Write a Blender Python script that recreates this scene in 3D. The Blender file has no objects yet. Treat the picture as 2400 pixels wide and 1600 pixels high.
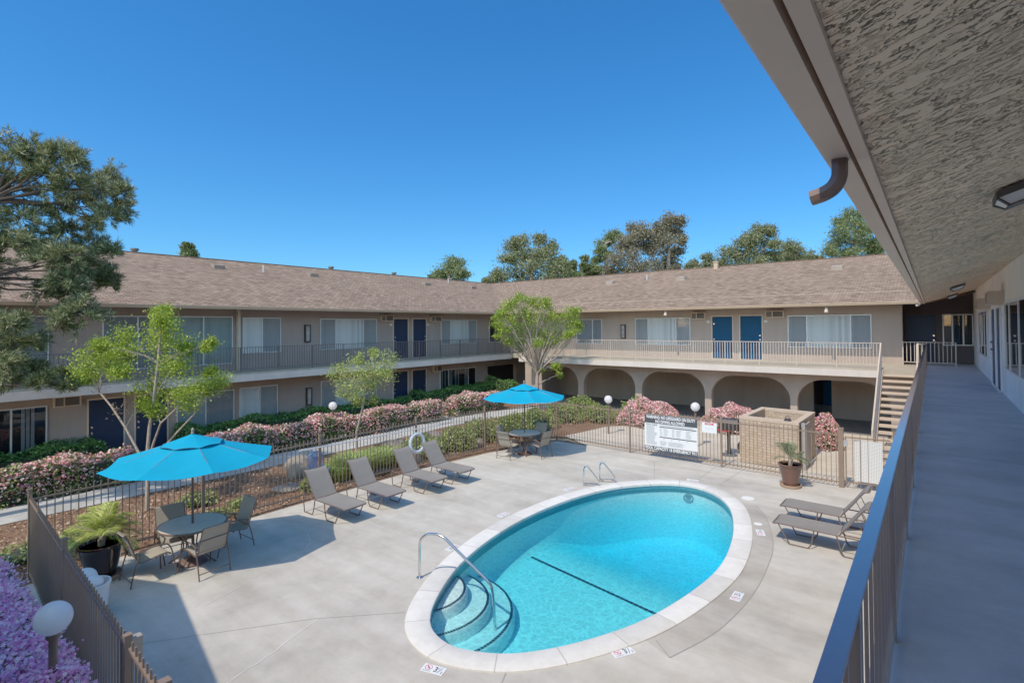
import bpy, bmesh, math, random
import numpy as np
from mathutils import Vector, Matrix
PI = math.pi
R = random.Random(7)
rng = np.random.default_rng(7)
scene = bpy.context.scene
COL = scene.collection
ORIG = {}

# ------------------------------------------------------------------ helpers
def lin(r, g, b):
    f = lambda c: (c / 255 / 12.92) if c / 255 <= 0.04045 else ((c / 255 + 0.055) / 1.055) ** 2.4
    return (f(r), f(g), f(b), 1.0)

def A(r, g, b): return (r, g, b, 1.0)

class NT:
    def __init__(self, name):
        self.m = bpy.data.materials.new(name); self.m.use_nodes = True
        self.t = self.m.node_tree; self.t.nodes.clear()
        self.out = self.n('ShaderNodeOutputMaterial')
    def n(self, typ, **kw):
        nd = self.t.nodes.new(typ)
        for k, v in kw.items():
            if hasattr(nd, k) and not isinstance(v, tuple): setattr(nd, k, v)
            else: nd.inputs[k.replace('_', ' ')].default_value = v
        return nd
    def l(self, a, b): self.t.links.new(a, b)
    def coord(self, kind='Object', scale=None):
        tc = self.n('ShaderNodeTexCoord')
        if scale is None: return tc.outputs[kind]
        mp = self.n('ShaderNodeMapping'); mp.inputs['Scale'].default_value = scale
        self.l(tc.outputs[kind], mp.inputs['Vector']); return mp.outputs['Vector']
    def noise(self, vec, scale, detail=4, rough=.55):
        nd = self.n('ShaderNodeTexNoise'); nd.inputs['Scale'].default_value = scale
        nd.inputs['Detail'].default_value = detail; nd.inputs['Roughness'].default_value = rough
        self.l(vec, nd.inputs['Vector']); return nd.outputs['Fac']
    def ramp(self, fac, stops):
        nd = self.n('ShaderNodeValToRGB'); cr = nd.color_ramp
        while len(cr.elements) < len(stops): cr.elements.new(.5)
        for e, (p, c) in zip(cr.elements, stops): e.position = p; e.color = c
        self.l(fac, nd.inputs['Fac']); return nd.outputs['Color']
    def mix(self, a, b, fac, mode='MIX'):
        nd = self.n('ShaderNodeMix'); nd.data_type = 'RGBA'; nd.blend_type = mode
        for s, v in ((6, a), (7, b), (0, fac)):
            if isinstance(v, (tuple, float, int)): nd.inputs[s].default_value = v
            else: self.l(v, nd.inputs[s])
        return nd.outputs[2]
    def bump(self, h, strength, dist=.02, normal=None):
        nd = self.n('ShaderNodeBump'); nd.inputs['Strength'].default_value = strength
        nd.inputs['Distance'].default_value = dist; self.l(h, nd.inputs['Height'])
        if normal is not None: self.l(normal, nd.inputs['Normal'])
        return nd.outputs['Normal']
    def principled(self, color, rough=.6, metal=0., spec=.5, normal=None):
        p = self.n('ShaderNodeBsdfPrincipled')
        if isinstance(color, tuple): p.inputs['Base Color'].default_value = color
        else: self.l(color, p.inputs['Base Color'])
        if isinstance(rough, float): p.inputs['Roughness'].default_value = rough
        else: self.l(rough, p.inputs['Roughness'])
        p.inputs['Metallic'].default_value = metal
        p.inputs['Specular IOR Level'].default_value = spec
        if normal is not None: self.l(normal, p.inputs['Normal'])
        self.l(p.outputs[0], self.out.inputs['Surface']); return p

def mul(c, k): return (min(1, c[0] * k), min(1, c[1] * k), min(1, c[2] * k), 1.0)

def simple(name, col, rough=.6, metal=0., spec=.5, var=.12, vscale=3., bump=0., bscale=60., bdist=.01):
    t = NT(name); co = t.coord('Object')
    n = t.noise(co, vscale, 5)
    c = t.ramp(n, [(.25, mul(col, 1 - var)), (.75, mul(col, 1 + var))])
    nr = None
    if bump: nr = t.bump(t.noise(co, bscale, 4), bump, bdist)
    t.principled(c, rough, metal, spec, nr); return t.m

def leafmat(name, cols, transl=.35, rough=.45):
    t = NT(name); cols = [mul(c, 1.35) for c in cols]
    g = t.n('ShaderNodeNewGeometry')
    k = len(cols)
    c = t.ramp(g.outputs['Random Per Island'], [((i + .5) / k, cc) for i, cc in enumerate(cols)])
    d = t.n('ShaderNodeBsdfPrincipled'); d.inputs['Roughness'].default_value = rough
    d.inputs['Specular IOR Level'].default_value = .3
    t.l(c, d.inputs['Base Color'])
    tr = t.n('ShaderNodeBsdfTranslucent'); t.l(c, tr.inputs['Color'])
    mx = t.n('ShaderNodeMixShader'); mx.inputs[0].default_value = transl
    t.l(d.outputs[0], mx.inputs[1]); t.l(tr.outputs[0], mx.inputs[2])
    t.l(mx.outputs[0], t.out.inputs['Surface']); return t.m

class MB:
    def __init__(s): s.v = []; s.f = []; s.mi = []; s.uv = {}
    def add(s, vs, fs, m=0):
        o = len(s.v); s.v.extend([tuple(p) for p in vs])
        for f in fs: s.f.append(tuple(i + o for i in f)); s.mi.append(m)
    def box(s, a, b, fn=None, m=0):
        x0, y0, z0 = [min(p, q) for p, q in zip(a, b)]; x1, y1, z1 = [max(p, q) for p, q in zip(a, b)]
        vs = [(x0, y0, z0), (x1, y0, z0), (x1, y1, z0), (x0, y1, z0), (x0, y0, z1), (x1, y0, z1), (x1, y1, z1), (x0, y1, z1)]
        if fn: vs = [fn(*p) for p in vs]
        s.add(vs, [(0, 3, 2, 1), (4, 5, 6, 7), (0, 1, 5, 4), (1, 2, 6, 5), (2, 3, 7, 6), (3, 0, 4, 7)], m); return s
    def quad(s, a, b, c, d, m=0): s.add([a, b, c, d], [(0, 1, 2, 3)], m); return s
    def bar(s, p, q, w, h, m=0):
        p = Vector(p); q = Vector(q); d = (q - p).normalized()
        up = Vector((0, 0, 1)) if abs(d.z) < .95 else Vector((1, 0, 0))
        a = d.cross(up).normalized() * w / 2; b = a.cross(d).normalized() * h / 2
        vs = [p - a - b, p + a - b, p + a + b, p - a + b, q - a - b, q + a - b, q + a + b, q - a + b]
        s.add(vs, [(0, 3, 2, 1), (4, 5, 6, 7), (0, 1, 5, 4), (1, 2, 6, 5), (2, 3, 7, 6), (3, 0, 4, 7)], m); return s
    def tube(s, pts, r, n=8, closed=False, m=0):
        P = [Vector(p) for p in pts]; k = len(P)
        rr = r if isinstance(r, (list, tuple)) else [r] * k
        T = []
        for i in range(k):
            if closed: t = P[(i + 1) % k] - P[i - 1]
            else: t = P[min(i + 1, k - 1)] - P[max(i - 1, 0)]
            T.append(t.normalized())
        ref = Vector((0, 0, 1)) if abs(T[0].z) < .9 else Vector((1, 0, 0))
        u = T[0].cross(ref).normalized(); vs = []; fs = []
        for i in range(k):
            u = (u - T[i] * u.dot(T[i])); u.normalize(); w = T[i].cross(u)
            for j in range(n):
                a = 2 * PI * j / n
                vs.append(P[i] + (u * math.cos(a) + w * math.sin(a)) * rr[i])
        for i in range(k if closed else k - 1):
            i2 = (i + 1) % k
            for j in range(n):
                j2 = (j + 1) % n; fs.append((i * n + j, i * n + j2, i2 * n + j2, i2 * n + j))
        if not closed:
            fs.append(tuple(range(n - 1, -1, -1))); fs.append(tuple((k - 1) * n + j for j in range(n)))
        s.add(vs, fs, m); return s
    def lathe(s, prof, c=(0, 0, 0), n=20, m=0):
        vs = []; fs = []; k = len(prof)
        for r, z in prof:
            for j in range(n):
                a = 2 * PI * j / n; vs.append((c[0] + r * math.cos(a), c[1] + r * math.sin(a), c[2] + z))
        for i in range(k - 1):
            for j in range(n):
                j2 = (j + 1) % n; fs.append((i * n + j, i * n + j2, (i + 1) * n + j2, (i + 1) * n + j))
        if prof[0][0] > 1e-4: fs.append(tuple(range(n - 1, -1, -1)))
        if prof[-1][0] > 1e-4: fs.append(tuple((k - 1) * n + j for j in range(n)))
        s.add(vs, fs, m); return s
    def prism(s, poly, off, m=0):
        k = len(poly); P = [Vector(p) for p in poly]; o = Vector(off)
        fs = [tuple(range(k - 1, -1, -1)), tuple(range(k, 2 * k))]
        for i in range(k): fs.append((i, (i + 1) % k, (i + 1) % k + k, i + k))
        s.add(P + [p + o for p in P], fs, m); return s
    def build(s, name, mats, parent=None, smooth=False, recalc=True):
        o = ORIG.get(parent.name, Vector((0, 0, 0))) if parent else Vector((0, 0, 0))
        me = bpy.data.meshes.new(name)
        vs = [(p[0] - o.x, p[1] - o.y, p[2] - o.z) for p in s.v] if parent else s.v
        me.from_pydata(vs, [], s.f)
        if not isinstance(mats, (list, tuple)): mats = [mats]
        for m in mats: me.materials.append(m)
        if len(mats) > 1: me.polygons.foreach_set('material_index', s.mi)
        if recalc:
            bm = bmesh.new(); bm.from_mesh(me); bmesh.ops.recalc_face_normals(bm, faces=bm.faces); bm.to_mesh(me); bm.free()
        if smooth:
            me.polygons.foreach_set('use_smooth', [True] * len(me.polygons))
            me.set_sharp_from_angle(angle=math.radians(40))
        me.update()
        ob = bpy.data.objects.new(name, me); COL.objects.link(ob)
        if parent: ob.parent = parent
        ORIG[ob.name] = o
        return ob

def npmesh(name, V, F, mats, parent=None, mi=None):
    """large foliage meshes: V (N,3) and quads F (M,4)"""
    o = ORIG.get(parent.name, Vector((0, 0, 0))) if parent else Vector((0, 0, 0))
    V = np.asarray(V, dtype=np.float32) - np.array([o.x, o.y, o.z], dtype=np.float32)
    F = np.asarray(F, dtype=np.int32)
    me = bpy.data.meshes.new(name)
    me.vertices.add(len(V)); me.vertices.foreach_set('co', V.ravel())
    me.loops.add(F.size); me.loops.foreach_set('vertex_index', F.ravel())
    me.polygons.add(len(F)); me.polygons.foreach_set('loop_start', np.arange(0, F.size, 4, dtype=np.int32))
    if not isinstance(mats, (list, tuple)): mats = [mats]
    for m in mats: me.materials.append(m)
    if mi is not None: me.polygons.foreach_set('material_index', np.asarray(mi, dtype=np.int32))
    me.update(calc_edges=True); me.validate()
    ob = bpy.data.objects.new(name, me); COL.objects.link(ob)
    if parent: ob.parent = parent
    ORIG[ob.name] = o
    return ob

def thing(name, label, cat, loc=(0, 0, 0), rotz=0., group=None):
    o = bpy.data.objects.new(name, None); COL.objects.link(o); o.empty_display_size = .2
    o.location = loc; o.rotation_euler = (0, 0, rotz); o['label'] = label; o['category'] = cat
    if group: o['group'] = group
    ORIG[o.name] = Vector(loc) if rotz == 0 else Vector((0, 0, 0))
    return o

def tag(o, label, cat, group=None):
    o['label'] = label; o['category'] = cat
    if group: o['group'] = group
    return o

def struct(o): o['kind'] = 'structure'; return o

def dup(root, loc, rotz, label):
    r = root.copy(); COL.objects.link(r); r.location = loc; r.rotation_euler = (0, 0, rotz); r['label'] = label
    for ch in list(root.children):
        c = ch.copy(); COL.objects.link(c); c.parent = r
        for g in ch.children:
            d = g.copy(); COL.objects.link(d); d.parent = c
    return r

def leaves(P, size, aspect=.5, up=0., jitter=.35):
    """one small four-cornered leaf around every point"""
    P = np.asarray(P, dtype=np.float64); n = len(P)
    N = rng.normal(size=(n, 3)); N[:, 2] = np.abs(N[:, 2]) + up; N /= np.linalg.norm(N, axis=1)[:, None]
    Tn = rng.normal(size=(n, 3)); Tn -= N * np.sum(Tn * N, axis=1)[:, None]; Tn /= np.linalg.norm(Tn, axis=1)[:, None]
    B = np.cross(N, Tn)
    sz = (size * (1 + jitter * rng.uniform(-1, 1, n)))[:, None]
    V = np.empty((n, 4, 3))
    V[:, 0] = P - Tn * sz * .5; V[:, 1] = P + B * sz * aspect * .5 + N * sz * .08
    V[:, 2] = P + Tn * sz * .5; V[:, 3] = P - B * sz * aspect * .5 + N * sz * .08
    return V.reshape(-1, 3), np.arange(4 * n).reshape(-1, 4)

def cat(*pairs):
    Vs = []; Fs = []; mi = []; o = 0
    for k, (V, F) in enumerate(pairs):
        Vs.append(V); Fs.append(F + o); mi.append(np.full(len(F), k)); o += len(V)
    return np.concatenate(Vs), np.concatenate(Fs), np.concatenate(mi)

def rough_ball(c, rx, ry, rz, n=12, amp=.15, seed=0):
    r_ = random.Random(seed); m = MB(); vs = []; fs = []
    ph = [(r_.uniform(0, 6), r_.uniform(1, 4), r_.uniform(1, 4)) for _ in range(4)]
    rings = n // 2 + 1
    for i in range(rings + 1):
        th = PI * i / rings
        for j in range(n):
            a = 2 * PI * j / n
            d = 1 + amp * sum(math.sin(p + k * a + q * th) for p, k, q in ph) / 2
            vs.append((c[0] + rx * d * math.sin(th) * math.cos(a), c[1] + ry * d * math.sin(th) * math.sin(a), c[2] + rz * d * math.cos(th)))
    for i in range(rings):
        for j in range(n):
            j2 = (j + 1) % n; fs.append((i * n + j, i * n + j2, (i + 1) * n + j2, (i + 1) * n + j))
    return vs, fs

def catmull(pts, per, closed=True):
    out = []; n = len(pts)
    for i in range(n if closed else n - 1):
        p0, p1, p2, p3 = [np.array(pts[(i + k) % n] if closed else pts[min(max(i + k, 0), n - 1)], float) for k in (-1, 0, 1, 2)]
        for j in range(per):
            t = j / per
            out.append(.5 * ((2 * p1) + (-p0 + p2) * t + (2 * p0 - 5 * p1 + 4 * p2 - p3) * t * t + (-p0 + 3 * p1 - 3 * p2 + p3) * t ** 3))
    if not closed: out.append(np.array(pts[-1], float))
    return out

def fill_holes(name, outer, holes, z, mat):
    bm = bmesh.new(); edges = []
    for loop in [outer] + holes:
        vs = [bm.verts.new((p[0], p[1], z)) for p in loop]
        for i in range(len(vs)): edges.append(bm.edges.new((vs[i], vs[(i + 1) % len(vs)])))
    bmesh.ops.triangle_fill(bm, edges=edges, use_beauty=True, use_dissolve=False, normal=(0, 0, 1))
    for f in bm.faces:
        if f.normal.z < 0: f.normal_flip()
    me = bpy.data.meshes.new(name); bm.to_mesh(me); bm.free(); me.materials.append(mat)
    ob = bpy.data.objects.new(name, me); COL.objects.link(ob); return ob

def text_geo(s, size, bold=0., sx=1.):
    cu = bpy.data.curves.new('lettering', 'FONT'); cu.body = s; cu.size = size; cu.offset = bold
    cu.align_x = 'CENTER'; cu.align_y = 'CENTER'; cu.resolution_u = 3
    ob = bpy.data.objects.new('lettering', cu); COL.objects.link(ob)
    dg = bpy.context.evaluated_depsgraph_get(); dg.update()
    me = bpy.data.meshes.new_from_object(ob.evaluated_get(dg))
    vs = [(v.co.x * sx, v.co.y) for v in me.vertices]; fs = [tuple(p.vertices) for p in me.polygons]
    bpy.data.objects.remove(ob); bpy.data.meshes.remove(me); bpy.data.curves.remove(cu)
    return vs, fs

# ------------------------------------------------------------------ camera, sun, sky
CAMH = 4.348
f_, psi, pit, rol = 1235.91, .6729, .0152, -.0082
fw = Vector((-math.sin(psi) * math.cos(pit), math.cos(psi) * math.cos(pit), math.sin(pit)))
rt = Vector((math.cos(psi), math.sin(psi), 0)); up = rt.cross(fw)
r2 = rt * math.cos(rol) + up * math.sin(rol); u2 = -rt * math.sin(rol) + up * math.cos(rol)
cam = bpy.data.cameras.new('camera'); co = bpy.data.objects.new('camera', cam); COL.objects.link(co)
cam.sensor_width = 36; cam.lens = 36 * f_ / 2400; cam.shift_y = -(800 - 744.54) / 2400; cam.clip_end = 3000; cam.clip_start = .03
M = Matrix.Identity(4)
for i in range(3): M[i][0] = r2[i]; M[i][1] = u2[i]; M[i][2] = -fw[i]
M[2][3] = CAMH
co.matrix_world = M; scene.camera = co

SUN = Vector((.04, .72, -1)).normalized()
sl = bpy.data.lights.new('sun', 'SUN'); sl.energy = 3.6; sl.angle = math.radians(.5); sl.color = (1., .91, .76)
so = bpy.data.objects.new('sun', sl); COL.objects.link(so)
so.rotation_euler = SUN.to_track_quat('-Z', 'Y').to_euler(); so.location = (0, -20, 40)
w = bpy.data.worlds.new('World'); scene.world = w; w.use_nodes = True
nt = w.node_tree; nt.nodes.clear()
sky = nt.nodes.new('ShaderNodeTexSky'); sky.sky_type = 'NISHITA'; sky.sun_disc = False
sky.sun_elevation = math.asin(-SUN.z); sky.sun_rotation = math.atan2(-SUN.x, -SUN.y)
sky.altitude = 50; sky.air_density = 1.0; sky.dust_density = .3; sky.ozone_density = 4.5
hs = nt.nodes.new('ShaderNodeHueSaturation'); hs.inputs['Saturation'].default_value = 1.25
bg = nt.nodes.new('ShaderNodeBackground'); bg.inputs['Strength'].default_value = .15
wo = nt.nodes.new('ShaderNodeOutputWorld')
# deep blue sky in view; warm fill added on the unseen side for shade
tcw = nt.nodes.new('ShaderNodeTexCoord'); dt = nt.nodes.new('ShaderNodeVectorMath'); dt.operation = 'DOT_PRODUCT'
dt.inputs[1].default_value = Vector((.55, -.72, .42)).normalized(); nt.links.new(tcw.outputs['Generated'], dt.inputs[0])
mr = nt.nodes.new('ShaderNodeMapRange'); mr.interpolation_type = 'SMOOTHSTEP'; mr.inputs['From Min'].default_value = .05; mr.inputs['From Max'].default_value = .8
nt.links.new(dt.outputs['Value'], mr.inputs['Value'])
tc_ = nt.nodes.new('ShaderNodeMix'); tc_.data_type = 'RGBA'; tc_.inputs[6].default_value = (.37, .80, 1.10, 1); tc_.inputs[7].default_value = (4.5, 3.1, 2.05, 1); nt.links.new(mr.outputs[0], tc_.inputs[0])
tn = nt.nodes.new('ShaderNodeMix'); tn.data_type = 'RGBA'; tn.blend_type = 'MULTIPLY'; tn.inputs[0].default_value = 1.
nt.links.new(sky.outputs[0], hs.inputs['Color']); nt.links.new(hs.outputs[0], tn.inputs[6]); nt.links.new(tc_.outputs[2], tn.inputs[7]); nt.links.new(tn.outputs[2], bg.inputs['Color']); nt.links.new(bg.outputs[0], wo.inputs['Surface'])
scene.view_settings.view_transform = 'Standard'; scene.view_settings.look = 'None'; scene.view_settings.exposure = 0; scene.view_settings.gamma = 1.3
scene.render.engine = 'CYCLES'
scene.cycles.max_bounces = 10; scene.cycles.transparent_max_bounces = 12; scene.cycles.diffuse_bounces = 8
scene.cycles.use_denoising = True; scene.cycles.caustics_reflective = False; scene.cycles.caustics_refractive = False

# ------------------------------------------------------------------ materials
def stucco(name, col, bs=45., bst=.25):
    t = NT(name); c = t.coord('Object')
    v = t.ramp(t.noise(c, .8, 5), [(.3, mul(col, .92)), (.7, mul(col, 1.06))])
    v = t.mix(v, t.ramp(t.noise(t.coord('Object', (1.6, 1.6, .22)), 1.3, 5, .6), [(.32, A(.87, .86, .85)), (.6, A(1, 1, 1))]), .8, 'MULTIPLY')
    nr = t.bump(t.noise(c, bs, 5, .6), bst, .012)
    t.principled(v, .85, 0., .25, nr); return t.m
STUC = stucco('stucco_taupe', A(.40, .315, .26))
STUCL = stucco('stucco_shade_taupe', A(.345, .275, .245))  # same stucco, darker: the left wing's eave shade is put into the colour
STUCR = stucco('stucco_pale', A(.88, .80, .72))
STUCD = stucco('stucco_recess_shade', A(.09, .07, .07))  # dark stucco copy with the shade of the recesses put into its colour
TRIM = simple('trim_beige', A(.62, .47, .36), .55, var=.06)
TRIMB = simple('trim_tan', A(.48, .33, .21), .5, var=.06)
FASC = stucco('fascia_cream', A(.62, .55, .49), 30., .15)
CEIL_COL = A(.90, .70, .49)
def ceiling_mat():
    """knock-down stucco: flattened trowel islands with thin ragged crevices running across the soffit"""
    t = NT('ceiling_knockdown'); c = t.coord('Object', (1., 1.8, 1.)); c0 = t.coord('Object')
    nn = t.n('ShaderNodeTexNoise'); nn.inputs['Scale'].default_value = 11; nn.inputs['Detail'].default_value = 4; t.l(c, nn.inputs['Vector'])
    sc = t.n('ShaderNodeVectorMath'); sc.operation = 'SCALE'; sc.inputs['Scale'].default_value = .14; t.l(nn.outputs['Color'], sc.inputs[0])
    ad = t.n('ShaderNodeVectorMath'); ad.operation = 'ADD'; t.l(c, ad.inputs[0]); t.l(sc.outputs[0], ad.inputs[1])
    n1 = t.noise(ad.outputs[0], 10., 7, .64); n2 = t.noise(c0, 2.2, 4)
    def line(n, w_):
        m1 = t.n('ShaderNodeMath'); m1.operation = 'SUBTRACT'; m1.inputs[1].default_value = .5; t.l(n, m1.inputs[0])
        m2 = t.n('ShaderNodeMath'); m2.operation = 'ABSOLUTE'; t.l(m1.outputs[0], m2.inputs[0])
        return t.ramp(m2.outputs[0], [(0., A(0, 0, 0)), (w_, A(1, 1, 1))])
    crev = line(n1, .024)
    msk = t.ramp(n2, [(.42, A(1, 1, 1)), (.60, A(.0, .0, .0))])
    crev2 = t.mix(crev, A(1, 1, 1), t.mix(msk, A(.25, .25, .25), .2), 'LIGHTEN') if False else t.mix(A(1, 1, 1), crev, t.ramp(n2, [(.36, A(.25, .25, .25)), (.52, A(1, 1, 1))]))
    low = t.ramp(n1, [(.30, A(.7, .7, .7)), (.42, A(1, 1, 1))])
    hgt = t.mix(crev2, low, 1., 'MULTIPLY')
    colr = t.mix(mul(CEIL_COL, .36), mul(CEIL_COL, 1.12), hgt)  # crevices darkened in the colour to stand for the shade in them
    colr = t.mix(colr, t.ramp(t.noise(c0, 1.1, 5), [(.3, A(.86, .85, .84)), (.7, A(1.04, 1.02, 1.))]), 1., 'MULTIPLY')
    nr = t.bump(hgt, 1., .03); nr = t.bump(t.noise(c0, 70, 3), .25, .008, nr)
    t.principled(colr, .85, 0., .2, nr); return t.m
CEIL = ceiling_mat()

def deck_mat(name, col, stain=.16, tint=None):
    t = NT(name); c = t.coord('Object')
    n1 = t.noise(c, .55, 6, .6); n2 = t.noise(c, 3.2, 6, .65); n3 = t.noise(c, 40, 3)
    a = t.ramp(n1, [(.32, mul(col, 1 - 1.6 * stain)), (.52, col), (.72, mul(col, 1 + stain * .6))])
    st = t.coord('Object', (.25, 1.8, 1.))
    n4 = t.noise(st, 1.1, 5, .6)
    b = t.mix(a, t.ramp(n4, [(.36, A(.80, .775, .73)), (.58, A(1, 1, 1))]), .7, 'MULTIPLY')
    b = t.mix(b, t.ramp(n2, [(.3, A(.82, .82, .81)), (.62, A(1.0, 1., 1.))]), .8, 'MULTIPLY')
    d = t.mix(b, t.ramp(n3, [(.3, A(.9, .9, .9)), (.7, A(1, 1, 1))]), .6, 'MULTIPLY')
    nr = t.bump(n3, .12, .006)
    t.principled(d, .8, 0., .3, nr); return t.m
DECK = deck_mat('deck_concrete', A(.525, .49, .435))
PATIO = deck_mat('patio_concrete', A(.56, .49, .40), .12)
PATH = deck_mat('path_concrete', A(.46, .45, .43), .2)
WALKM = deck_mat('walkway_coating', A(.47, .48, .50), .12)
WALKB = deck_mat('walkway_coating_tan', A(.42, .36, .28), .08)
def coping_mat():
    t = NT('coping_concrete'); uv = t.coord('UV'); c = t.coord('Object')
    sp = t.n('ShaderNodeSeparateXYZ'); t.l(uv, sp.inputs[0])
    fr = t.n('ShaderNodeMath'); fr.operation = 'FRACT'; t.l(sp.outputs['X'], fr.inputs[0])
    fl2 = t.n('ShaderNodeMath'); fl2.operation = 'FLOOR'; t.l(sp.outputs['X'], fl2.inputs[0])
    wn = t.n('ShaderNodeTexWhiteNoise'); wn.noise_dimensions = '1D'; t.l(fl2.outputs[0], wn.inputs['W'])
    base = t.ramp(wn.outputs['Value'], [(0., A(.60, .58, .545)), (.5, A(.70, .68, .645)), (1., A(.77, .755, .725))])
    base = t.mix(base, t.ramp(t.noise(c, 5, 6, .65), [(.3, A(.84, .83, .81)), (.6, A(1, 1, 1))]), .8, 'MULTIPLY')
    ln = t.ramp(fr.outputs[0], [(0., A(0, 0, 0)), (.014, A(0, 0, 0)), (.020, A(1, 1, 1))])
    base = t.mix(A(.38, .36, .33), base, ln)
    t.principled(base, .75, 0., .3, t.bump(t.noise(c, 35, 3), .15, .006)); return t.m
COPM = coping_mat()
SEAM = simple('seam_dark', A(.24, .225, .21), .9)
SEAML = simple('seam_light', A(.62, .60, .56), .9)

def mulch_mat():
    t = NT('mulch'); c = t.coord('Object')
    n = t.noise(c, 22, 6, .7); n1 = t.noise(c, .7, 4)
    a = t.ramp(n, [(.3, A(.06, .03, .02)), (.5, A(.19, .105, .065)), (.72, A(.36, .24, .16))])
    b = t.mix(a, t.ramp(n1, [(.35, A(.75, .7, .65)), (.65, A(1, 1, 1))]), 1., 'MULTIPLY')
    t.principled(b, .95, 0., .1, t.bump(n, .9, .03)); return t.m
MULCH = mulch_mat()
GROUND = simple('far_ground', A(.12, .10, .07), .95, var=.3, vscale=.3)

def shingle_mat():
    t = NT('roof_shingles'); uv = t.coord('UV')
    wob = t.n('ShaderNodeVectorMath'); wob.operation = 'ADD'
    nn = t.n('ShaderNodeTexNoise'); nn.inputs['Scale'].default_value = 1.2; t.l(uv, nn.inputs['Vector'])
    sc = t.n('ShaderNodeVectorMath'); sc.operation = 'SCALE'; sc.inputs['Scale'].default_value = .015
    t.l(nn.outputs['Color'], sc.inputs[0]); t.l(uv, wob.inputs[0]); t.l(sc.outputs[0], wob.inputs[1])
    def brick(w_, h_, off):
        b = t.n('ShaderNodeTexBrick'); b.inputs['Scale'].default_value = 1; b.inputs['Brick Width'].default_value = w_
        b.inputs['Row Height'].default_value = h_; b.inputs['Mortar Size'].default_value = .011; b.inputs['Mortar Smooth'].default_value = .3
        b.inputs['Color1'].default_value = A(0, 0, 0); b.inputs['Color2'].default_value = A(1, 1, 1); b.inputs['Mortar'].default_value = A(.5, .5, .5)
        b.offset = off; b.inputs['Bias'].default_value = 0.
        t.l(wob.outputs[0], b.inputs['Vector']); return b
    b1 = brick(.24, .145, .43)
    base = t.ramp(b1.outputs['Color'], [(0., A(.15, .098, .066)), (.3, A(.222, .152, .106)), (.75, A(.262, .18, .128)), (1., A(.33, .236, .172))])
    base = t.mix(base, A(.045, .03, .025), t.ramp(b1.outputs['Fac'], [(0, A(0, 0, 0)), (1, A(.9, .9, .9))]))  # dark joints, with the shadow lines of the courses painted into them
    big = t.ramp(t.noise(uv, .35, 4), [(.3, A(.9, .88, .88)), (.7, A(1.05, 1.04, 1.02))])
    base = t.mix(base, big, 1., 'MULTIPLY')
    gr = t.ramp(t.noise(uv, 60, 2), [(.3, A(.82, .82, .82)), (.7, A(1.1, 1.1, 1.1))])
    base = t.mix(base, gr, .7, 'MULTIPLY')
    sep = t.n('ShaderNodeSeparateXYZ'); t.l(wob.outputs[0], sep.inputs[0])
    md = t.n('ShaderNodeMath'); md.operation = 'PINGPONG'; md.inputs[1].default_value = .15; t.l(sep.outputs['Y'], md.inputs[0])
    hh = t.mix(b1.outputs['Color'], t.ramp(b1.outputs['Fac'], [(0, A(1, 1, 1)), (1, A(0, 0, 0))]), .6)
    t.principled(base, .9, 0., .2, t.bump(hh, .5, .012)); return t.m
SHING = shingle_mat()

RAILB = simple('railing_bronze', A(.15, .105, .095), .28, 0., 1., var=.15, vscale=8.)
_p = [q for q in RAILB.node_tree.nodes if q.type == 'BSDF_PRINCIPLED'][0]; _p.inputs['Coat Weight'].default_value = 1.; _p.inputs['Coat Roughness'].default_value = .12; _p.inputs['Coat IOR'].default_value = 1.8
RAILT = simple('railing_beige', A(.52, .43, .35), .5, var=.06)
FENCE = simple('fence_bronze', A(.20, .135, .095), .4, 0., .55, var=.1)
FRAMEB = simple('furniture_bronze', A(.11, .07, .055), .4, 0., .5, var=.1)
WHITE = simple('white_paint', A(.75, .75, .74), .5, var=.03)
ALU = simple('window_alu', A(.62, .62, .62), .4, .3, var=.04)
STEEL = simple('stainless', A(.62, .62, .62), .16, 1., var=.04)
GALV = simple('galvanised', A(.5, .52, .54), .4, .6, var=.1)
DARKIN = simple('dark_interior', A(.03, .035, .045), .8)
DOORB = simple('door_blue', A(.0, .045, .115), .6, 0., .2, var=.08)
DOORN = simple('door_navy', A(.007, .016, .045), .5, 0., .3, var=.1)
def blindmat(name, col):
    t = NT(name); g = t.n('ShaderNodeNewGeometry')
    t.principled(t.ramp(g.outputs['Random Per Island'], [(0., mul(col, .70)), (.5, mul(col, .92)), (1., col)]), .8, 0., .1); return t.m
BLIND = blindmat('blind_fabric', A(.97, .96, .95))
BLINDT = blindmat('blind_teal', A(.36, .44, .44))
BLIND2 = blindmat('blind_grey', A(.46, .50, .54))
ACG = simple('ac_grille', A(.12, .10, .09), .6)
def globe_mat():
    t = NT('globe_acrylic'); p = t.principled(A(.93, .93, .93), .2)
    x = t.n('ShaderNodeBsdfTranslucent'); x.inputs['Color'].default_value = A(.95, .95, .95)
    mx = t.n('ShaderNodeMixShader'); mx.inputs[0].default_value = .5
    t.l(p.outputs[0], mx.inputs[1]); t.l(x.outputs[0], mx.inputs[2]); t.l(mx.outputs[0], t.out.inputs['Surface']); return t.m
GLOBE = globe_mat()
POLEM = simple('pole_bronze', A(.13, .09, .07), .45, var=.1)
BLACK = simple('black_plastic', A(.02, .02, .022), .45)
RED = simple('red_tray', A(.55, .03, .03), .4)
YEL = simple('hose_yellow', A(.7, .5, .05), .5)
BRKCAP = simple('brick_cap', A(.50, .375, .27), .8, var=.12, vscale=7., bump=.2)
BARK = simple('bark_pale', A(.30, .235, .18), .9, var=.3, vscale=14., bump=.5, bscale=30.)
BARKD = simple('bark_dark', A(.07, .05, .04), .95, var=.3, vscale=9., bump=.6, bscale=25.)
BARKG = simple('bark_eucalyptus', A(.36, .31, .26), .9, var=.3, vscale=2.)
STONE = simple('boulder_stone', A(.20, .165, .135), .9, var=.25, vscale=4., bump=.5, bscale=14., bdist=.03)
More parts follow.
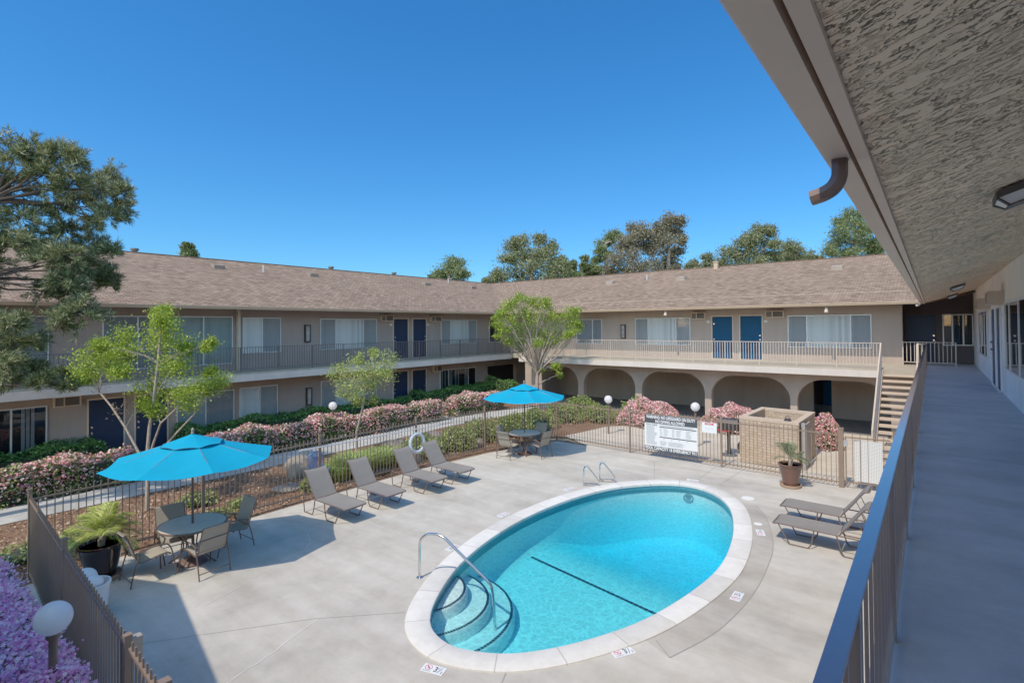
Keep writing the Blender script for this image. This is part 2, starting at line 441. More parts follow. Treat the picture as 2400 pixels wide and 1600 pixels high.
SIGNW = simple('sign_white', A(.72, .75, .78), .5, var=.02)
SIGNK = simple('sign_dark', A(.035, .04, .05), .5, var=.02)
SIGNG = simple('sign_print_grey', A(.32, .35, .39), .6, var=.02)
SIGNR = simple('sign_red', A(.62, .03, .06), .5, var=.02)
LIP = simple('water_pipe_brown', A(.12, .07, .055), .45, var=.1)
CREAM = simple('cream_paint', A(.55, .47, .38), .5, var=.05)
TILEB = simple('tile_navy', A(.01, .025, .06), .3, var=.3, vscale=30.)
BLUECH = simple('blue_steel', A(.05, .22, .55), .4)
TERRA = simple('pot_brown', A(.12, .055, .04), .35, var=.15)
GLAZE = simple('pot_glazed_black', A(.02, .008, .01), .08, 0., .7, var=.2)
SAUCER = simple('saucer_clay', A(.36, .22, .14), .7)
SOIL = simple('potting_soil', A(.05, .03, .02), .95)
BUOY = simple('buoy_white', A(.55, .60, .64), .5, var=.05)

def brick_mat():
    t = NT('brick_tan'); c = t.coord('UV')
    b = t.n('ShaderNodeTexBrick'); b.inputs['Scale'].default_value = 1; b.inputs['Brick Width'].default_value = .20
    b.inputs['Row Height'].default_value = .083; b.inputs['Mortar Size'].default_value = .007; b.inputs['Mortar Smooth'].default_value = .2
    b.inputs['Color1'].default_value = A(.42, .31, .22); b.inputs['Color2'].default_value = A(.52, .40, .29); b.inputs['Mortar'].default_value = A(.26, .18, .125)
    t.l(c, b.inputs['Vector'])
    n = t.ramp(t.noise(c, 14, 4), [(.3, A(.85, .85, .85)), (.7, A(1.05, 1.05, 1.05))])
    t.principled(t.mix(b.outputs['Color'], n, 1., 'MULTIPLY'), .85, 0., .2, t.bump(b.outputs['Fac'], -.6, .012)); return t.m
BRICK = brick_mat()

def fabric(name, col, weave=260., tr=0.):
    t = NT(name); c = t.coord('Object')
    wv = t.n('ShaderNodeTexWave'); wv.inputs['Scale'].default_value = weave * .12; wv.inputs['Distortion'].default_value = .5; t.l(c, wv.inputs['Vector'])
    v = t.ramp(t.noise(c, 2.5, 4), [(.3, mul(col, .93)), (.7, mul(col, 1.06))])
    v = t.mix(v, t.ramp(wv.outputs['Fac'], [(0, A(.85, .85, .85)), (1, A(1, 1, 1))]), .5, 'MULTIPLY')
    p = t.principled(v, .85, 0., .15, t.bump(t.noise(c, 5., 4), .35, .03))
    if tr:
        x = t.n('ShaderNodeBsdfTranslucent'); t.l(v, x.inputs['Color'])
        mx = t.n('ShaderNodeMixShader'); mx.inputs[0].default_value = tr
        t.l(p.outputs[0], mx.inputs[1]); t.l(x.outputs[0], mx.inputs[2]); t.l(mx.outputs[0], t.out.inputs['Surface'])
    return t.m
SLING = fabric('sling_grey', A(.20, .185, .17))
SLINGT = fabric('sling_tan', A(.36, .32, .26), tr=.15)
CANVAS = fabric('canvas_turquoise', A(.0, .30, .53), 300., .05)

def tabletop_mat():
    t = NT('table_glass'); c = t.coord('Object')
    t.principled(t.ramp(t.noise(c, 3, 3), [(.3, A(.60, .47, .38)), (.7, A(.68, .55, .45))]), .45, 0., .15); return t.m
TABLEG = tabletop_mat()

def glass(name, tint, body=0., bodycol=A(.1, .1, .1)):
    t = NT(name)
    tr = t.n('ShaderNodeBsdfTransparent'); tr.inputs['Color'].default_value = tint
    gl = t.n('ShaderNodeBsdfGlossy'); gl.inputs['Roughness'].default_value = .02
    fr = t.n('ShaderNodeFresnel'); fr.inputs['IOR'].default_value = 1.5
    mx = t.n('ShaderNodeMixShader'); t.l(fr.outputs[0], mx.inputs[0])
    src = tr.outputs[0]
    if body:
        df = t.n('ShaderNodeBsdfDiffuse'); df.inputs['Color'].default_value = bodycol
        m2 = t.n('ShaderNodeMixShader'); m2.inputs[0].default_value = body
        t.l(tr.outputs[0], m2.inputs[1]); t.l(df.outputs[0], m2.inputs[2]); src = m2.outputs[0]
    t.l(src, mx.inputs[1]); t.l(gl.outputs[0], mx.inputs[2]); t.l(mx.outputs[0], t.out.inputs['Surface']); return t.m
GLASS = glass('pane_clear', A(.97, .98, .98))
SCREEN = glass('pane_screen', A(.75, .78, .8), .42, A(.26, .28, .31))
GLASSD = glass('pane_dark', A(.55, .6, .65))
LAMPG = simple('lamp_glass', A(.34, .33, .32), .15, var=.5, vscale=6.)

# foliage
LEAF_LIME = leafmat('leaf_lime', [A(.10, .16, .012), A(.17, .25, .02), A(.25, .33, .03), A(.33, .40, .05)], .42)
LEAF_T2 = leafmat('leaf_yellowgreen', [A(.13, .17, .03), A(.22, .27, .05), A(.31, .36, .09), A(.36, .42, .12)], .4)
LEAF_T3 = leafmat('leaf_spring', [A(.08, .14, .012), A(.15, .23, .02), A(.24, .33, .03), A(.33, .40, .05)], .42)
LEAF_DRY = leafmat('leaf_dry', [A(.16, .10, .07), A(.24, .16, .11), A(.20, .17, .08)], .3)
NEEDLE = leafmat('pine_needles', [A(.035, .052, .018), A(.08, .105, .036), A(.14, .17, .062), A(.28, .28, .15)], .3, .4)
EUCA = leafmat('leaf_eucalyptus', [A(.095, .12, .05), A(.12, .145, .062), A(.15, .172, .08), A(.185, .20, .10)], .3)
EUCB = leafmat('leaf_eucalyptus_brown', [A(.105, .10, .06), A(.13, .123, .075), A(.155, .145, .092), A(.185, .17, .115)], .3)
EUCG = leafmat('leaf_dense_green', [A(.075, .105, .035), A(.10, .135, .05), A(.125, .165, .06), A(.16, .20, .08)], .3)
HEDGE = leafmat('leaf_hedge', [A(.03, .08, .015), A(.05, .12, .025), A(.08, .17, .035), A(.11, .21, .05)], .3)
INDIA = leafmat('leaf_hawthorn', [A(.03, .06, .012), A(.06, .10, .022), A(.10, .15, .035), A(.15, .18, .05)], .25)
PINK = leafmat('blossom_pink', [A(.58, .17, .22), A(.70, .31, .34), A(.76, .46, .45), A(.76, .62, .56)], .35, .7)
LILAC = leafmat('blossom_lilac', [A(.60, .20, .46), A(.70, .36, .58), A(.72, .48, .64), A(.74, .60, .68)], .35, .7)
SHRUBL = leafmat('leaf_shrub_light', [A(.07, .10, .02), A(.14, .18, .04), A(.22, .27, .07), A(.31, .36, .12)], .38)
GRASST = leafmat('grass_blade', [A(.10, .16, .03), A(.18, .26, .05), A(.28, .36, .09), A(.36, .42, .16)], .4)
PALML = leafmat('palm_leaflet', [A(.14, .20, .03), A(.26, .33, .05), A(.40, .45, .09), A(.50, .52, .16)], .38)
PALMD = leafmat('palm_leaflet_dull', [A(.05, .08, .03), A(.10, .14, .06), A(.18, .21, .10)], .3)
CORE = simple('foliage_shadow', A(.012, .018, .008), .95)  # near-black core: shade between the leaves put into the colour
LITTER = leafmat('leaf_litter', [A(.12, .06, .04), A(.24, .14, .09), A(.38, .27, .18)], .1, .8)

# ------------------------------------------------------------------ pool outline
OUT = [(-6.10, 5.08), (-6.62, 5.75), (-7.15, 6.85), (-7.50, 8.25), (-7.62, 9.8), (-7.45, 11.5), (-6.98, 12.95), (-6.17, 14.0), (-5.35, 14.45), (-4.55, 14.32), (-3.85, 13.72), (-3.32, 12.75),
       (-2.86, 11.15), (-2.68, 9.43), (-2.94, 7.56), (-3.42, 6.28), (-4.10, 5.29), (-4.87, 4.82), (-5.52, 4.79)]
PO = catmull(OUT, 8)
def offset(poly, d):
    n = len(poly); out = []
    for i in range(n):
        t = poly[(i + 1) % n] - poly[i - 1]; t /= np.linalg.norm(t)
        out.append(poly[i] + d * np.array([t[1], -t[0]]))
    return out
_a = sum(PO[i][0] * PO[(i + 1) % len(PO)][1] - PO[(i + 1) % len(PO)][0] * PO[i][1] for i in range(len(PO)))
SG = -1 if _a > 0 else 1
PI_ = offset(PO, SG * .36)
PW = offset(PO, SG * .34)
PD = offset(PO, SG * .05)
def ins(d): return offset(PO, SG * d)

# ------------------------------------------------------------------ ground, deck, paths
struct(fill_holes('ground', [(-900, -900), (900, -900), (900, 900), (-900, 900)], [PD], -.05, GROUND))
DECKP = [(-12.12, 1.5), (-12.25, 4.8), (-12.28, 7.6), (-12.3, 10.9), (-11.98, 13.7), (-11.1, 16.6), (1.26, 16.55), (1.26, .9)]
struct(fill_holes('pool_deck', DECKP, [PD], 0., DECK))
m = MB(); m.add([(x, y, -.004) for x, y in [(-9.75, 16.58), (1.26, 16.55), (1.26, 28.2), (-8.2, 28.2), (-8.2, 24.2), (-11.0, 20.2), (-11.4, 17.6)]], [tuple(range(7))])
struct(m.build('back_patio', PATIO, recalc=False))
m = MB(); m.add([(x, y, -.012) for x, y in [(-22, -3), (-12.0, -3), (-12.0, 16.7), (-8.2, 20.5), (-8.2, 28.2), (-22, 28.2)]], [tuple(range(6))])
struct(m.build('planting_bed', MULCH, recalc=False))
m = MB()
pc = [(-17.05, -3), (-17.05, 2.2), (-17.0, 8), (-17.05, 13), (-17.25, 16.5), (-17.0, 19.3), (-16.9, 21), (-16.6, 23), (-16.6, 27)]
for i in range(len(pc) - 1):
    (x0, y0), (x1, y1) = pc[i], pc[i + 1]
    h = .72
    m.quad((x0 - h, y0, .004), (x0 + h, y0, .004), (x1 + h, y1, .004), (x1 - h, y1, .004))
m.quad((-21.4, 17.55, .003), (-17.6, 17.0, .003), (-17.6, 18.0, .003), (-21.4, 17.75 + .3, .003))
m.quad((-21.4, 5.3, .003), (-17.6, 5.3, .003), (-17.6, 7.0, .003), (-21.4, 7.0, .003))
struct(m.build('garden_path', PATH, recalc=False))
# deck joints and the worn crack lines
def ribbon(m, pts, w, z=.004, jit=0.):
    pts = [np.array(p, float) for p in pts]
    if jit:
        q = []
        for a, b in zip(pts[:-1], pts[1:]):
            k = max(2, int(np.linalg.norm(b - a) / .12))
            for i in range(k): q.append(a + (b - a) * i / k + rng.normal(size=2) * jit)
        q.append(pts[-1]); pts = q
    L = []
    for i, p in enumerate(pts):
        t = pts[min(i + 1, len(pts) - 1)] - pts[max(0, i - 1)]; t /= np.linalg.norm(t) + 1e-9
        ww = w * (1 if not jit else R.uniform(.4, 1.3)); nrm = np.array([-t[1], t[0]]) * ww / 2
        L.append((p - nrm, p + nrm))
    for (a, b), (c, d) in zip(L[:-1], L[1:]): m.quad((*a, z), (*c, z), (*d, z), (*b, z))
m = MB()
for p in ([(-8.9, 2.3), (-7.3, 4.34), (-6.3, 5.35)][:0], [(-4.25, 5.15), (-4.05, 4.7), (-3.6, 3.2)], [(-4.57, 13.06 + 1.6), (-4.50, 16.5)], [(-5.2, 14.55), (-5.23, 16.5)], [(-6.95, 15.9), (-6.2, 14.15)]):
    if p: ribbon(m, p, .012)
ring = catmull([(-3.35, 13.55), (-2.95, 12.75), (-2.52, 11.36), (-2.36, 10.08), (-2.33, 8.9), (-2.45, 7.7), (-2.75, 6.7)], 6, False)
ribbon(m, ring, .014)
bnd = MB()
for a_, b_ in zip(ring[:-1], ring[1:]):
    ca_, cb_ = [min(PO, key=lambda q: np.linalg.norm(q - v)) for v in (a_, b_)]
    bnd.quad((*a_, .003), (*b_, .003), (*(cb_ + (b_ - cb_) * .01), .003), (*(ca_ + (a_ - ca_) * .01), .003))
struct(bnd.build('deck_band', deck_mat('band_concrete', A(.44, .405, .355), .16), recalc=False))
ribbon(m, [(-2.75, 6.7), (-3.05, 6.95)], .012); ribbon(m, [(-3.35, 13.3), (-2.95, 12.75)], .012)
ribbon(m, [(-9.5, 2.15), (-8.8, 2.3), (-7.3, 4.34), (-6.35, 5.3)], .006); ribbon(m, [(-12.2, 5.1), (-11.1, 5.75), (-9.4, 6.1)], .005)
struct(m.build('deck_joint', SEAM, recalc=False))
m = MB()
ribbon(m, [(-7.22, 4.36), (-7.1, 3.9), (-6.99, 3.6), (-6.82, 2.95), (-6.6, 2.0)], .022, .005, .012)
ribbon(m, [(-9.45, 6.2), (-9.62, 5.7), (-9.66, 5.4), (-9.5, 4.9), (-9.2, 4.2), (-9.0, 3.5)], .014, .005, .012)
ribbon(m, [(-10.4, 6.05), (-10.0, 5.9), (-9.7, 5.6)], .010, .005, .01)
struct(m.build('deck_crack', SEAML, recalc=False))

# ------------------------------------------------------------------ swimming pool
def pool_floor_mat():
    t = NT('pool_plaster'); c = t.coord('Object')
    n = t.ramp(t.noise(c, 2.2, 5), [(.3, A(.90, .96, .96)), (.7, A(.96, .985, .985))])
    t.principled(n, .7, 0., .2); return t.m
PLAST = pool_floor_mat()
def water_mat():
    t = NT('pool_water'); c = t.coord('Object')
    wn = t.n('ShaderNodeTexNoise'); wn.inputs['Scale'].default_value = 2.2; wn.inputs['Detail'].default_value = 2; t.l(c, wn.inputs['Vector'])
    sc = t.n('ShaderNodeVectorMath'); sc.operation = 'SCALE'; sc.inputs['Scale'].default_value = .35; t.l(wn.outputs['Color'], sc.inputs[0])
    ad = t.n('ShaderNodeVectorMath'); ad.operation = 'ADD'; t.l(c, ad.inputs[0]); t.l(sc.outputs[0], ad.inputs[1])
    def vor(scale):
        v = t.n('ShaderNodeTexVoronoi'); v.feature = 'DISTANCE_TO_EDGE'; v.inputs['Scale'].default_value = scale; t.l(ad.outputs[0], v.inputs['Vector'])
        return v.outputs['Distance']
    # ripple caustics painted into the transparent colour: bright thin lines, dimmer between
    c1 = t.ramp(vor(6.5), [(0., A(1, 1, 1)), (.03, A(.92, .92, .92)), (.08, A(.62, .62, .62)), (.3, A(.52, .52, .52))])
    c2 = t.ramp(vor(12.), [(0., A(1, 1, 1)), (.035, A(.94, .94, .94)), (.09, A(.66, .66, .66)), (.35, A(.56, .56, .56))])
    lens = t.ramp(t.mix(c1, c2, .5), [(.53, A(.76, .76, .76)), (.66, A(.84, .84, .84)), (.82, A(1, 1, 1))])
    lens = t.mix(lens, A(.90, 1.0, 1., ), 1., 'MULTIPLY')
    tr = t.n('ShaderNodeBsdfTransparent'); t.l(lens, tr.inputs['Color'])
    h = t.noise(c, 7., 4, .65); h2 = t.noise(c, 22, 3, .65)
    hm = t.mix(h, h2, .4)
    nr = t.bump(hm, .55, .05)
    gl = t.n('ShaderNodeBsdfGlossy'); gl.inputs['Roughness'].default_value = .03; t.l(nr, gl.inputs['Normal'])
    fr = t.n('ShaderNodeFresnel'); fr.inputs['IOR'].default_value = 1.33; t.l(nr, fr.inputs['Normal'])
    mx = t.n('ShaderNodeMixShader'); t.l(fr.outputs[0], mx.inputs[0]); t.l(tr.outputs[0], mx.inputs[1]); t.l(gl.outputs[0], mx.inputs[2])
    t.l(mx.outputs[0], t.out.inputs['Surface'])
    va = t.n('ShaderNodeVolumeAbsorption'); va.inputs['Color'].default_value = A(.0, .885, .975); va.inputs['Density'].default_value = 1.0
    t.l(va.outputs[0], t.out.inputs['Volume']); return t.m
WATER = water_mat()
pool = thing('swimming_pool', 'oval in-ground swimming pool with pale concrete coping in the courtyard deck', 'swimming pool', (-5.1, 9.5, 0))
n = len(PO)
m = MB()   # coping: stones a few cm proud of the deck with rounded lips
prof = [(0., -.02), (0., .018), (.02, .032), (.34, .032), (.365, .018), (.365, -.035), (.34, -.05)]
loops = [[(*p, z) for p in ins(d)] for d, z in prof]
vs = [p for lp in loops for p in lp]; fs = []
for k in range(len(prof) - 1):
    for i in range(n): fs.append((k * n + i, k * n + (i + 1) % n, (k + 1) * n + (i + 1) % n, (k + 1) * n + i))
m.add(vs, fs); cop = m.build('coping', COPM, pool, True)
per = [0.]
for i in range(n): per.append(per[-1] + float(np.linalg.norm(PO[(i + 1) % n] - PO[i])))
uvl = cop.data.uv_layers.new(name='UVMap'); kk = len(prof)
for pl in cop.data.polygons:
    ids = [cop.data.loops[li].vertex_index for li in pl.loop_indices]; cols = [v % n for v in ids]; wrap = (0 in cols) and (n - 1 in cols)
    for li, v in zip(pl.loop_indices, ids):
        q = v % n; uvl.data[li].uv = ((per[n] if (wrap and q == 0) else per[q]) / per[n] * 25, (v // n) / kk)
def depth(x, y):
    t_ = min(1, max(0, (y + .17 * (x + 5.6) - 9.3) / 3.2)); return -.80 - .75 * t_ * t_ * (3 - 2 * t_)
m = MB(); vs = []; fs = []
levels = [(.34, -.03), (.34, -.25), (.345, -.55), (.40, 'f'), (.52, 'F')]
cx, cy = -5.15, 9.6
rings = []
for d, z in levels:
    lp = ins(d)
    rings.append([(p[0], p[1], z if not isinstance(z, str) else depth(*p) + (.12 if z == 'f' else 0.02)) for p in lp])
base = ins(.6)
for s_ in (1., .85, .7, .55, .4, .25, .12):
    rings.append([(cx + (p[0] - cx) * s_, cy + (p[1] - cy) * s_, depth(cx + (p[0] - cx) * s_, cy + (p[1] - cy) * s_)) for p in base])
for rg in rings: vs += rg
for k in range(len(rings) - 1):
    for i in range(n): fs.append((k * n + i, k * n + (i + 1) % n, (k + 1) * n + (i + 1) % n, (k + 1) * n + i))
vs.append((cx, cy, depth(cx, cy))); L = len(vs) - 1; k = len(rings) - 1
for i in range(n): fs.append((k * n + i, k * n + (i + 1) % n, L))
m.add(vs, fs); m.build('basin', PLAST, pool, True, recalc=False)
m = MB(); lo, hi = ins(.352), ins(.352)   # band of waterline tile
for i in range(n):
    a, b = lo[i], lo[(i + 1) % n]; m.quad((*a, -.20), (*b, -.20), (*b, -.05), (*a, -.05))
m.build('tile_band', simple('tile_teal', A(.05, .22, .28), .25, var=.35, vscale=25.), pool, recalc=False)
# curved entry steps
SC = np.array([-6.95, 6.05])
def steparc(r, k=28):
    return [SC + np.array([math.cos(a), math.sin(a)]) * r * (1 + .12 * math.sin(a)) for a in np.linspace(-1.35, 2.0, k)]
for r_, z0, z1 in ((.80, -.8, -.17), (1.17, -.8, -.36), (1.55, -.82, -.56)):
    m = MB(); arc = steparc(r_); vs = []; fs = []; k = len(arc)
    prof = [(0, z0), (.0, z1 - .05), (-.02, z1 - .012), (-.06, z1)]
    for d, z in prof:
        for p in arc:
            q = p + (p - SC) / np.linalg.norm(p - SC) * d; vs.append((*q, z))
    for a in range(len(prof) - 1):
        for i in range(k - 1): fs.append((a * k + i, a * k + i + 1, (a + 1) * k + i + 1, (a + 1) * k + i))
    vs.append((*(SC - np.array([.2, 0.])), z1)); c_ = len(vs) - 1
    for i in range(k - 1): fs.append((3 * k + i, 3 * k + i + 1, c_))
    m.add(vs, fs); st = m.build('entry_step', PLAST, pool, True, recalc=False)
    m = MB(); inner = [p - (p - SC) / np.linalg.norm(p - SC) * .075 for p in arc]; o2 = [p - (p - SC) / np.linalg.norm(p - SC) * .03 for p in arc]
    tot = 0
    for i in range(k - 1):
        for q in range(3):
            a0, a1 = (q + .08) / 3, (q + .92) / 3
            g = lambda P_, t_: P_[i] * (1 - t_) + P_[i + 1] * t_
            m.quad((*g(inner, a0), z1 + .006), (*g(inner, a1), z1 + .006), (*g(o2, a1), z1 + .006), (*g(o2, a0), z1 + .006))
    m.build('step_edge_tile', TILEB, st, recalc=False)
m = MB(); a = np.array([-7.18, 9.50]); b = np.array([-3.05, 8.82]); k = 40   # dark tile line across the floor
for i in range(k):
    p = a + (b - a) * (i + .06) / k; q = a + (b - a) * (i + .94) / k; nn_ = np.array([.02, .12]) * .28
    z = lambda v: depth(*v) + .012
    m.quad((*(p - nn_), z(p)), (*(q - nn_), z(q)), (*(q + nn_), z(q)), (*(p + nn_), z(p)))
m.build('floor_line', TILEB, pool, recalc=False)
m = MB(); wp = ins(.325); k = min(range(n), key=lambda q: np.linalg.norm(wp[q] - np.array([-5.25, 14.2]))); tt = wp[(k + 1) % n] - wp[k - 1]; tt /= np.linalg.norm(tt); nn_ = (wp[k] - PO[k]) / np.linalg.norm(wp[k] - PO[k])
ringp = [(*(wp[k] + tt * .12 * math.cos(a) + nn_ * .02), -.34 + .10 * math.sin(a)) for a in np.linspace(0, 2 * PI, 20, endpoint=False)]
m.tube(ringp, .028, 8, True); m.add([tuple(np.array(p) * 1.) for p in ringp], [tuple(range(20))]); m.build('wall_light', simple('light_ring', A(.10, .30, .36), .4), pool, True)
# water body: a closed volume whose top is the rippling surface
m = MB(); top = ins(.30); ZW = -.115
vs = []; fs = []
grid = [1., .9, .75, .6, .45, .3, .15]
for s_ in grid: vs += [(cx + (p[0] - cx) * s_, cy + (p[1] - cy) * s_, ZW) for p in top]
vs.append((cx, cy, ZW)); L = len(vs) - 1
for k in range(len(grid) - 1):
    for i in range(n): fs.append((k * n + i, k * n + (i + 1) % n, (k + 1) * n + (i + 1) % n, (k + 1) * n + i))
k = len(grid) - 1
for i in range(n): fs.append((k * n + i, k * n + (i + 1) % n, L))
b0 = len(vs); vs += [(*p, -2.4) for p in top]; vs.append((cx, cy, -2.4))
for i in range(n):
    fs.append((i, (i + 1) % n, b0 + (i + 1) % n, b0 + i)); fs.append((b0 + i, b0 + (i + 1) % n, b0 + n))
m.add(vs, fs); struct(m.build('water', WATER))
# hand rail by the steps
hr = thing('pool_handrail', 'bent stainless steel handrail reaching from the deck into the entry steps', 'handrail', (-7.02, 6.18, 0))
m = MB(); P2 = lambda s_, z: (-7.02 + 1.42 * s_, 6.18 + .35 * s_, z)
pts = catmull([P2(0, .0), P2(0, .35), P2(.01, .62), P2(.10, .76), P2(.22, .80), P2(.34, .77), P2(.45, .66), P2(.75, .36), P2(.93, .17), P2(.965, .05), P2(.985, -.2), P2(1., -.62)], 4, False)
m.tube(pts, .024, 10).build('rail_tube', STEEL, hr, True)
MB().lathe([(.055, 0), (.055, .015), (.03, .022), (.026, .022)], (-7.02, 6.18, 0), 16).build('base_flange', STEEL, hr, True)
# ladder with two grab loops
ld = thing('pool_ladder', 'stainless steel pool ladder with two looped grab rails at the far left edge', 'ladder', (-7.3, 12.8, 0))
ax = np.array([.86, -.3]); ax /= np.linalg.norm(ax)
for bx_, by_ in ((-7.46, 12.42), (-7.30, 13.02)):
    q = lambda s_, z: (bx_ + .95 * s_ * .40, by_ + .42 * s_ * .40 * 1., z)
    m = MB()
    pts = catmull([q(0, .0), q(.0, .30), q(.03, .46), q(.15, .53), q(.30, .50), q(.75, .28), q(.95, .15), q(.98, .09), q(.85, .06), q(.5, .06), q(.05, .07)], 4, False)
    m.tube(pts, .021, 8).build('grab_rail', STEEL, ld, True)
for z in (-.28, -.5, -.72):
    m = MB(); m.box((-7.19, 12.50, z), (-7.08, 12.95, z + .03)); m.build('tread', WHITE, ld)

# ------------------------------------------------------------------ building
EZ = 5.14; SL = .32
XL, YB, XR = -21.53, 25.95, 1.262
F2 = 2.69
fl = lambda s, d, z: (XL + d, s, z)        # left wing facade: along +Y, out +X
fb = lambda s, d, z: (s, YB - d, z)        # back wing facade: along +X, out -Y
fr_ = lambda s, d, z: (XR - d, s, z)       # camera wing facade: along +Y, out -X
lw = thing('apartment_wing', 'two storey taupe stucco apartment wing along the left side of the courtyard', 'apartment building', (-21.5, 12, 0))
bw = thing('apartment_wing', 'two storey apartment wing with round ground floor arches across the far end', 'apartment building', (-10, 26, 0))
rw = thing('apartment_wing', 'near apartment wing with rough stucco soffit over the grey walkway on the right', 'apartment building', (1.3, 10, 0))
fwg = thing('apartment_wing', 'apartment wing behind the near end of the courtyard shading the lower left corner', 'apartment building', (-7, -3, 0))

def blinds(m, fn, s0, s1, z0, z1, d=.012, pitch=.105, ang=.55):
    k = max(1, int((s1 - s0) / pitch)); w_ = (s1 - s0) / k
    for i in range(k):
        c_ = s0 + w_ * (i + .5); a = w_ * .56
        m.quad(fn(c_ - a, d - .002, z0), fn(c_ + a * .9, d + .012, z0), fn(c_ + a * .9, d + .012, z1), fn(c_ - a, d - .002, z1))

def window(par, fn, s0, s1, z0, z1, splits, kinds, slatmat=None):
    """aluminium slider: frame, one pane for each bay, blinds behind"""
    m = MB(); t = .035; D = .05
    m.box((s0, 0.002, z0), (s1, D, z0 + t), fn); m.box((s0, .002, z1 - t), (s1, D, z1), fn)
    m.box((s0, .002, z0 + t), (s0 + t, D, z1 - t), fn); m.box((s1 - t, .002, z0 + t), (s1, D, z1 - t), fn)
    ss = [s0 + t] + list(splits) + [s1 - t]
    for s in splits: m.box((s - .022, .004, z0 + t), (s + .022, D - .004, z1 - t), fn)
    w_ = m.build('window', ALU, par)
    m = MB(); m.quad(fn(s0 + .01, .004, z0 + .01), fn(s1 - .01, .004, z0 + .01), fn(s1 - .01, .004, z1 - .01), fn(s0 + .01, .004, z1 - .01)); m.build('room_backing', DARKIN, w_, recalc=False)
    for i, kd in enumerate(kinds):
        a, b = ss[i] + .01, ss[i + 1] - .01
        m = MB(); m.quad(fn(a, .034, z0 + t), fn(b, .034, z0 + t), fn(b, .034, z1 - t), fn(a, .034, z1 - t))
        m.build('pane', {'c': GLASS, 's': SCREEN, 'd': GLASSD, 'o': GLASSD}[kd], w_, recalc=False)
        if kd in 'cs' or kd == 'o':
            m = MB()
            if kd == 'o':      # half drawn: some slats only
                k = int((b - a) / .11)
                for j in range(k):
                    if R.random() < .62: blinds(m, fn, a + j * .11, a + j * .11 + .075, z0 + t, z1 - t, .012, .08)
            else: blinds(m, fn, a, b, z0 + t, z1 - t)
            if m.v: m.build('vertical_blinds', slatmat or BLIND, w_, recalc=False)
    return w_

def door(par, fn, s0, s1, z0, z1, mat, knob_left=True, frame=TRIM, extra=0.):
    m = MB(); t = .045
    m.box((s0 - t, .002, z0), (s0, .035, z1 + t), fn); m.box((s1, .002, z0), (s1 + t, .035, z1 + t), fn); m.box((s0, .002, z1), (s1, .035, z1 + t), fn)
    m.box((s0 - t, .002, z0), (s1 + t, .06, z0 + .02), fn)
    fr0 = m.build('door_frame', frame, par)
    m = MB(); m.box((s0 + .004, .001, z0 + .022), (s1 - .004, .018, z1 - .004), fn); dd = m.build('door', mat, par)
    ks = s0 + .08 if knob_left else s1 - .08
    for z in (z0 + .93, z0 + 1.12 + extra):
        p = fn(ks, .018, z); q = fn(ks, .06, z)
        m = MB(); m.tube([p, fn(ks, .03, z), fn(ks, .032, z), q], [.032, .032, .022, .028], 10); m.build('handle' if z < z0 + 1. else 'deadbolt', STEEL, dd, True)

def ac_unit(par, fn, s0, s1, z0, z1, out=.2, slats=True):
    m = MB(); t = .03
    m.box((s0, .002, z0), (s0 + t, out, z1), fn); m.box((s1 - t, .002, z0), (s1, out, z1), fn)
    m.box((s0 + t, .002, z0), (s1 - t, out, z0 + t), fn); m.box((s0 + t, .002, z1 - t), (s1 - t, out, z1), fn)
    m.box((s0 + .36 * (s1 - s0), .01, z0 + t), (s0 + .40 * (s1 - s0), out - .01, z1 - t), fn)
    u = m.build('air_conditioner', TRIM, par)
    m = MB(); k = 7
    m.box((s0 + t, .004, z0 + t), (s1 - t, out - .05, z1 - t), fn)
    for i in range(k):
        z = z0 + t + (z1 - z0 - 2 * t) * (i + .3) / k
        m.box((s0 + .42 * (s1 - s0), out - .045, z), (s1 - t - .005, out - .012, z + .012), fn)
    m.build('grille', ACG, u)

def plate(par, fn, s, z, w_=.13, h=.09):
    m = MB(); m.box((s - w_ / 2, .002, z - h / 2), (s + w_ / 2, .012, z + h / 2), fn); p = m.build('door_number', WHITE, par)
    m = MB()
    for k in range(3): m.box((s - .035 + k * .026, .0125, z - .018), (s - .018 + k * .026, .0145, z + .018), fn)
    m.build('numerals', SIGNG, p)

def lantern(fn, s, z0, z1, label):
    p = fn(s, 0, z0)
    t = thing('wall_lantern', label, 'wall lamp', p, 0, 'tall wall lanterns')
    m = MB(); w_ = .13
    m.box((s - w_, .003, z0), (s + w_, .025, z1), fn)
    for a, b in ((s - w_, s - w_ + .045), (s + w_ - .045, s + w_)): m.box((a, .025, z0), (b, .11, z1), fn)
    m.box((s - w_ + .045, .025, z0), (s + w_ - .045, .11, z0 + .05), fn); m.box((s - w_ + .045, .025, z1 - .05), (s + w_ - .045, .11, z1), fn)
    m.build('housing', simple('lantern_bronze', A(.025, .018, .018), .5), t)
    m = MB(); m.box((s - w_ + .047, .028, z0 + .052), (s + w_ - .047, .095, z1 - .052), fn); m.build('diffuser', LAMPG, t)

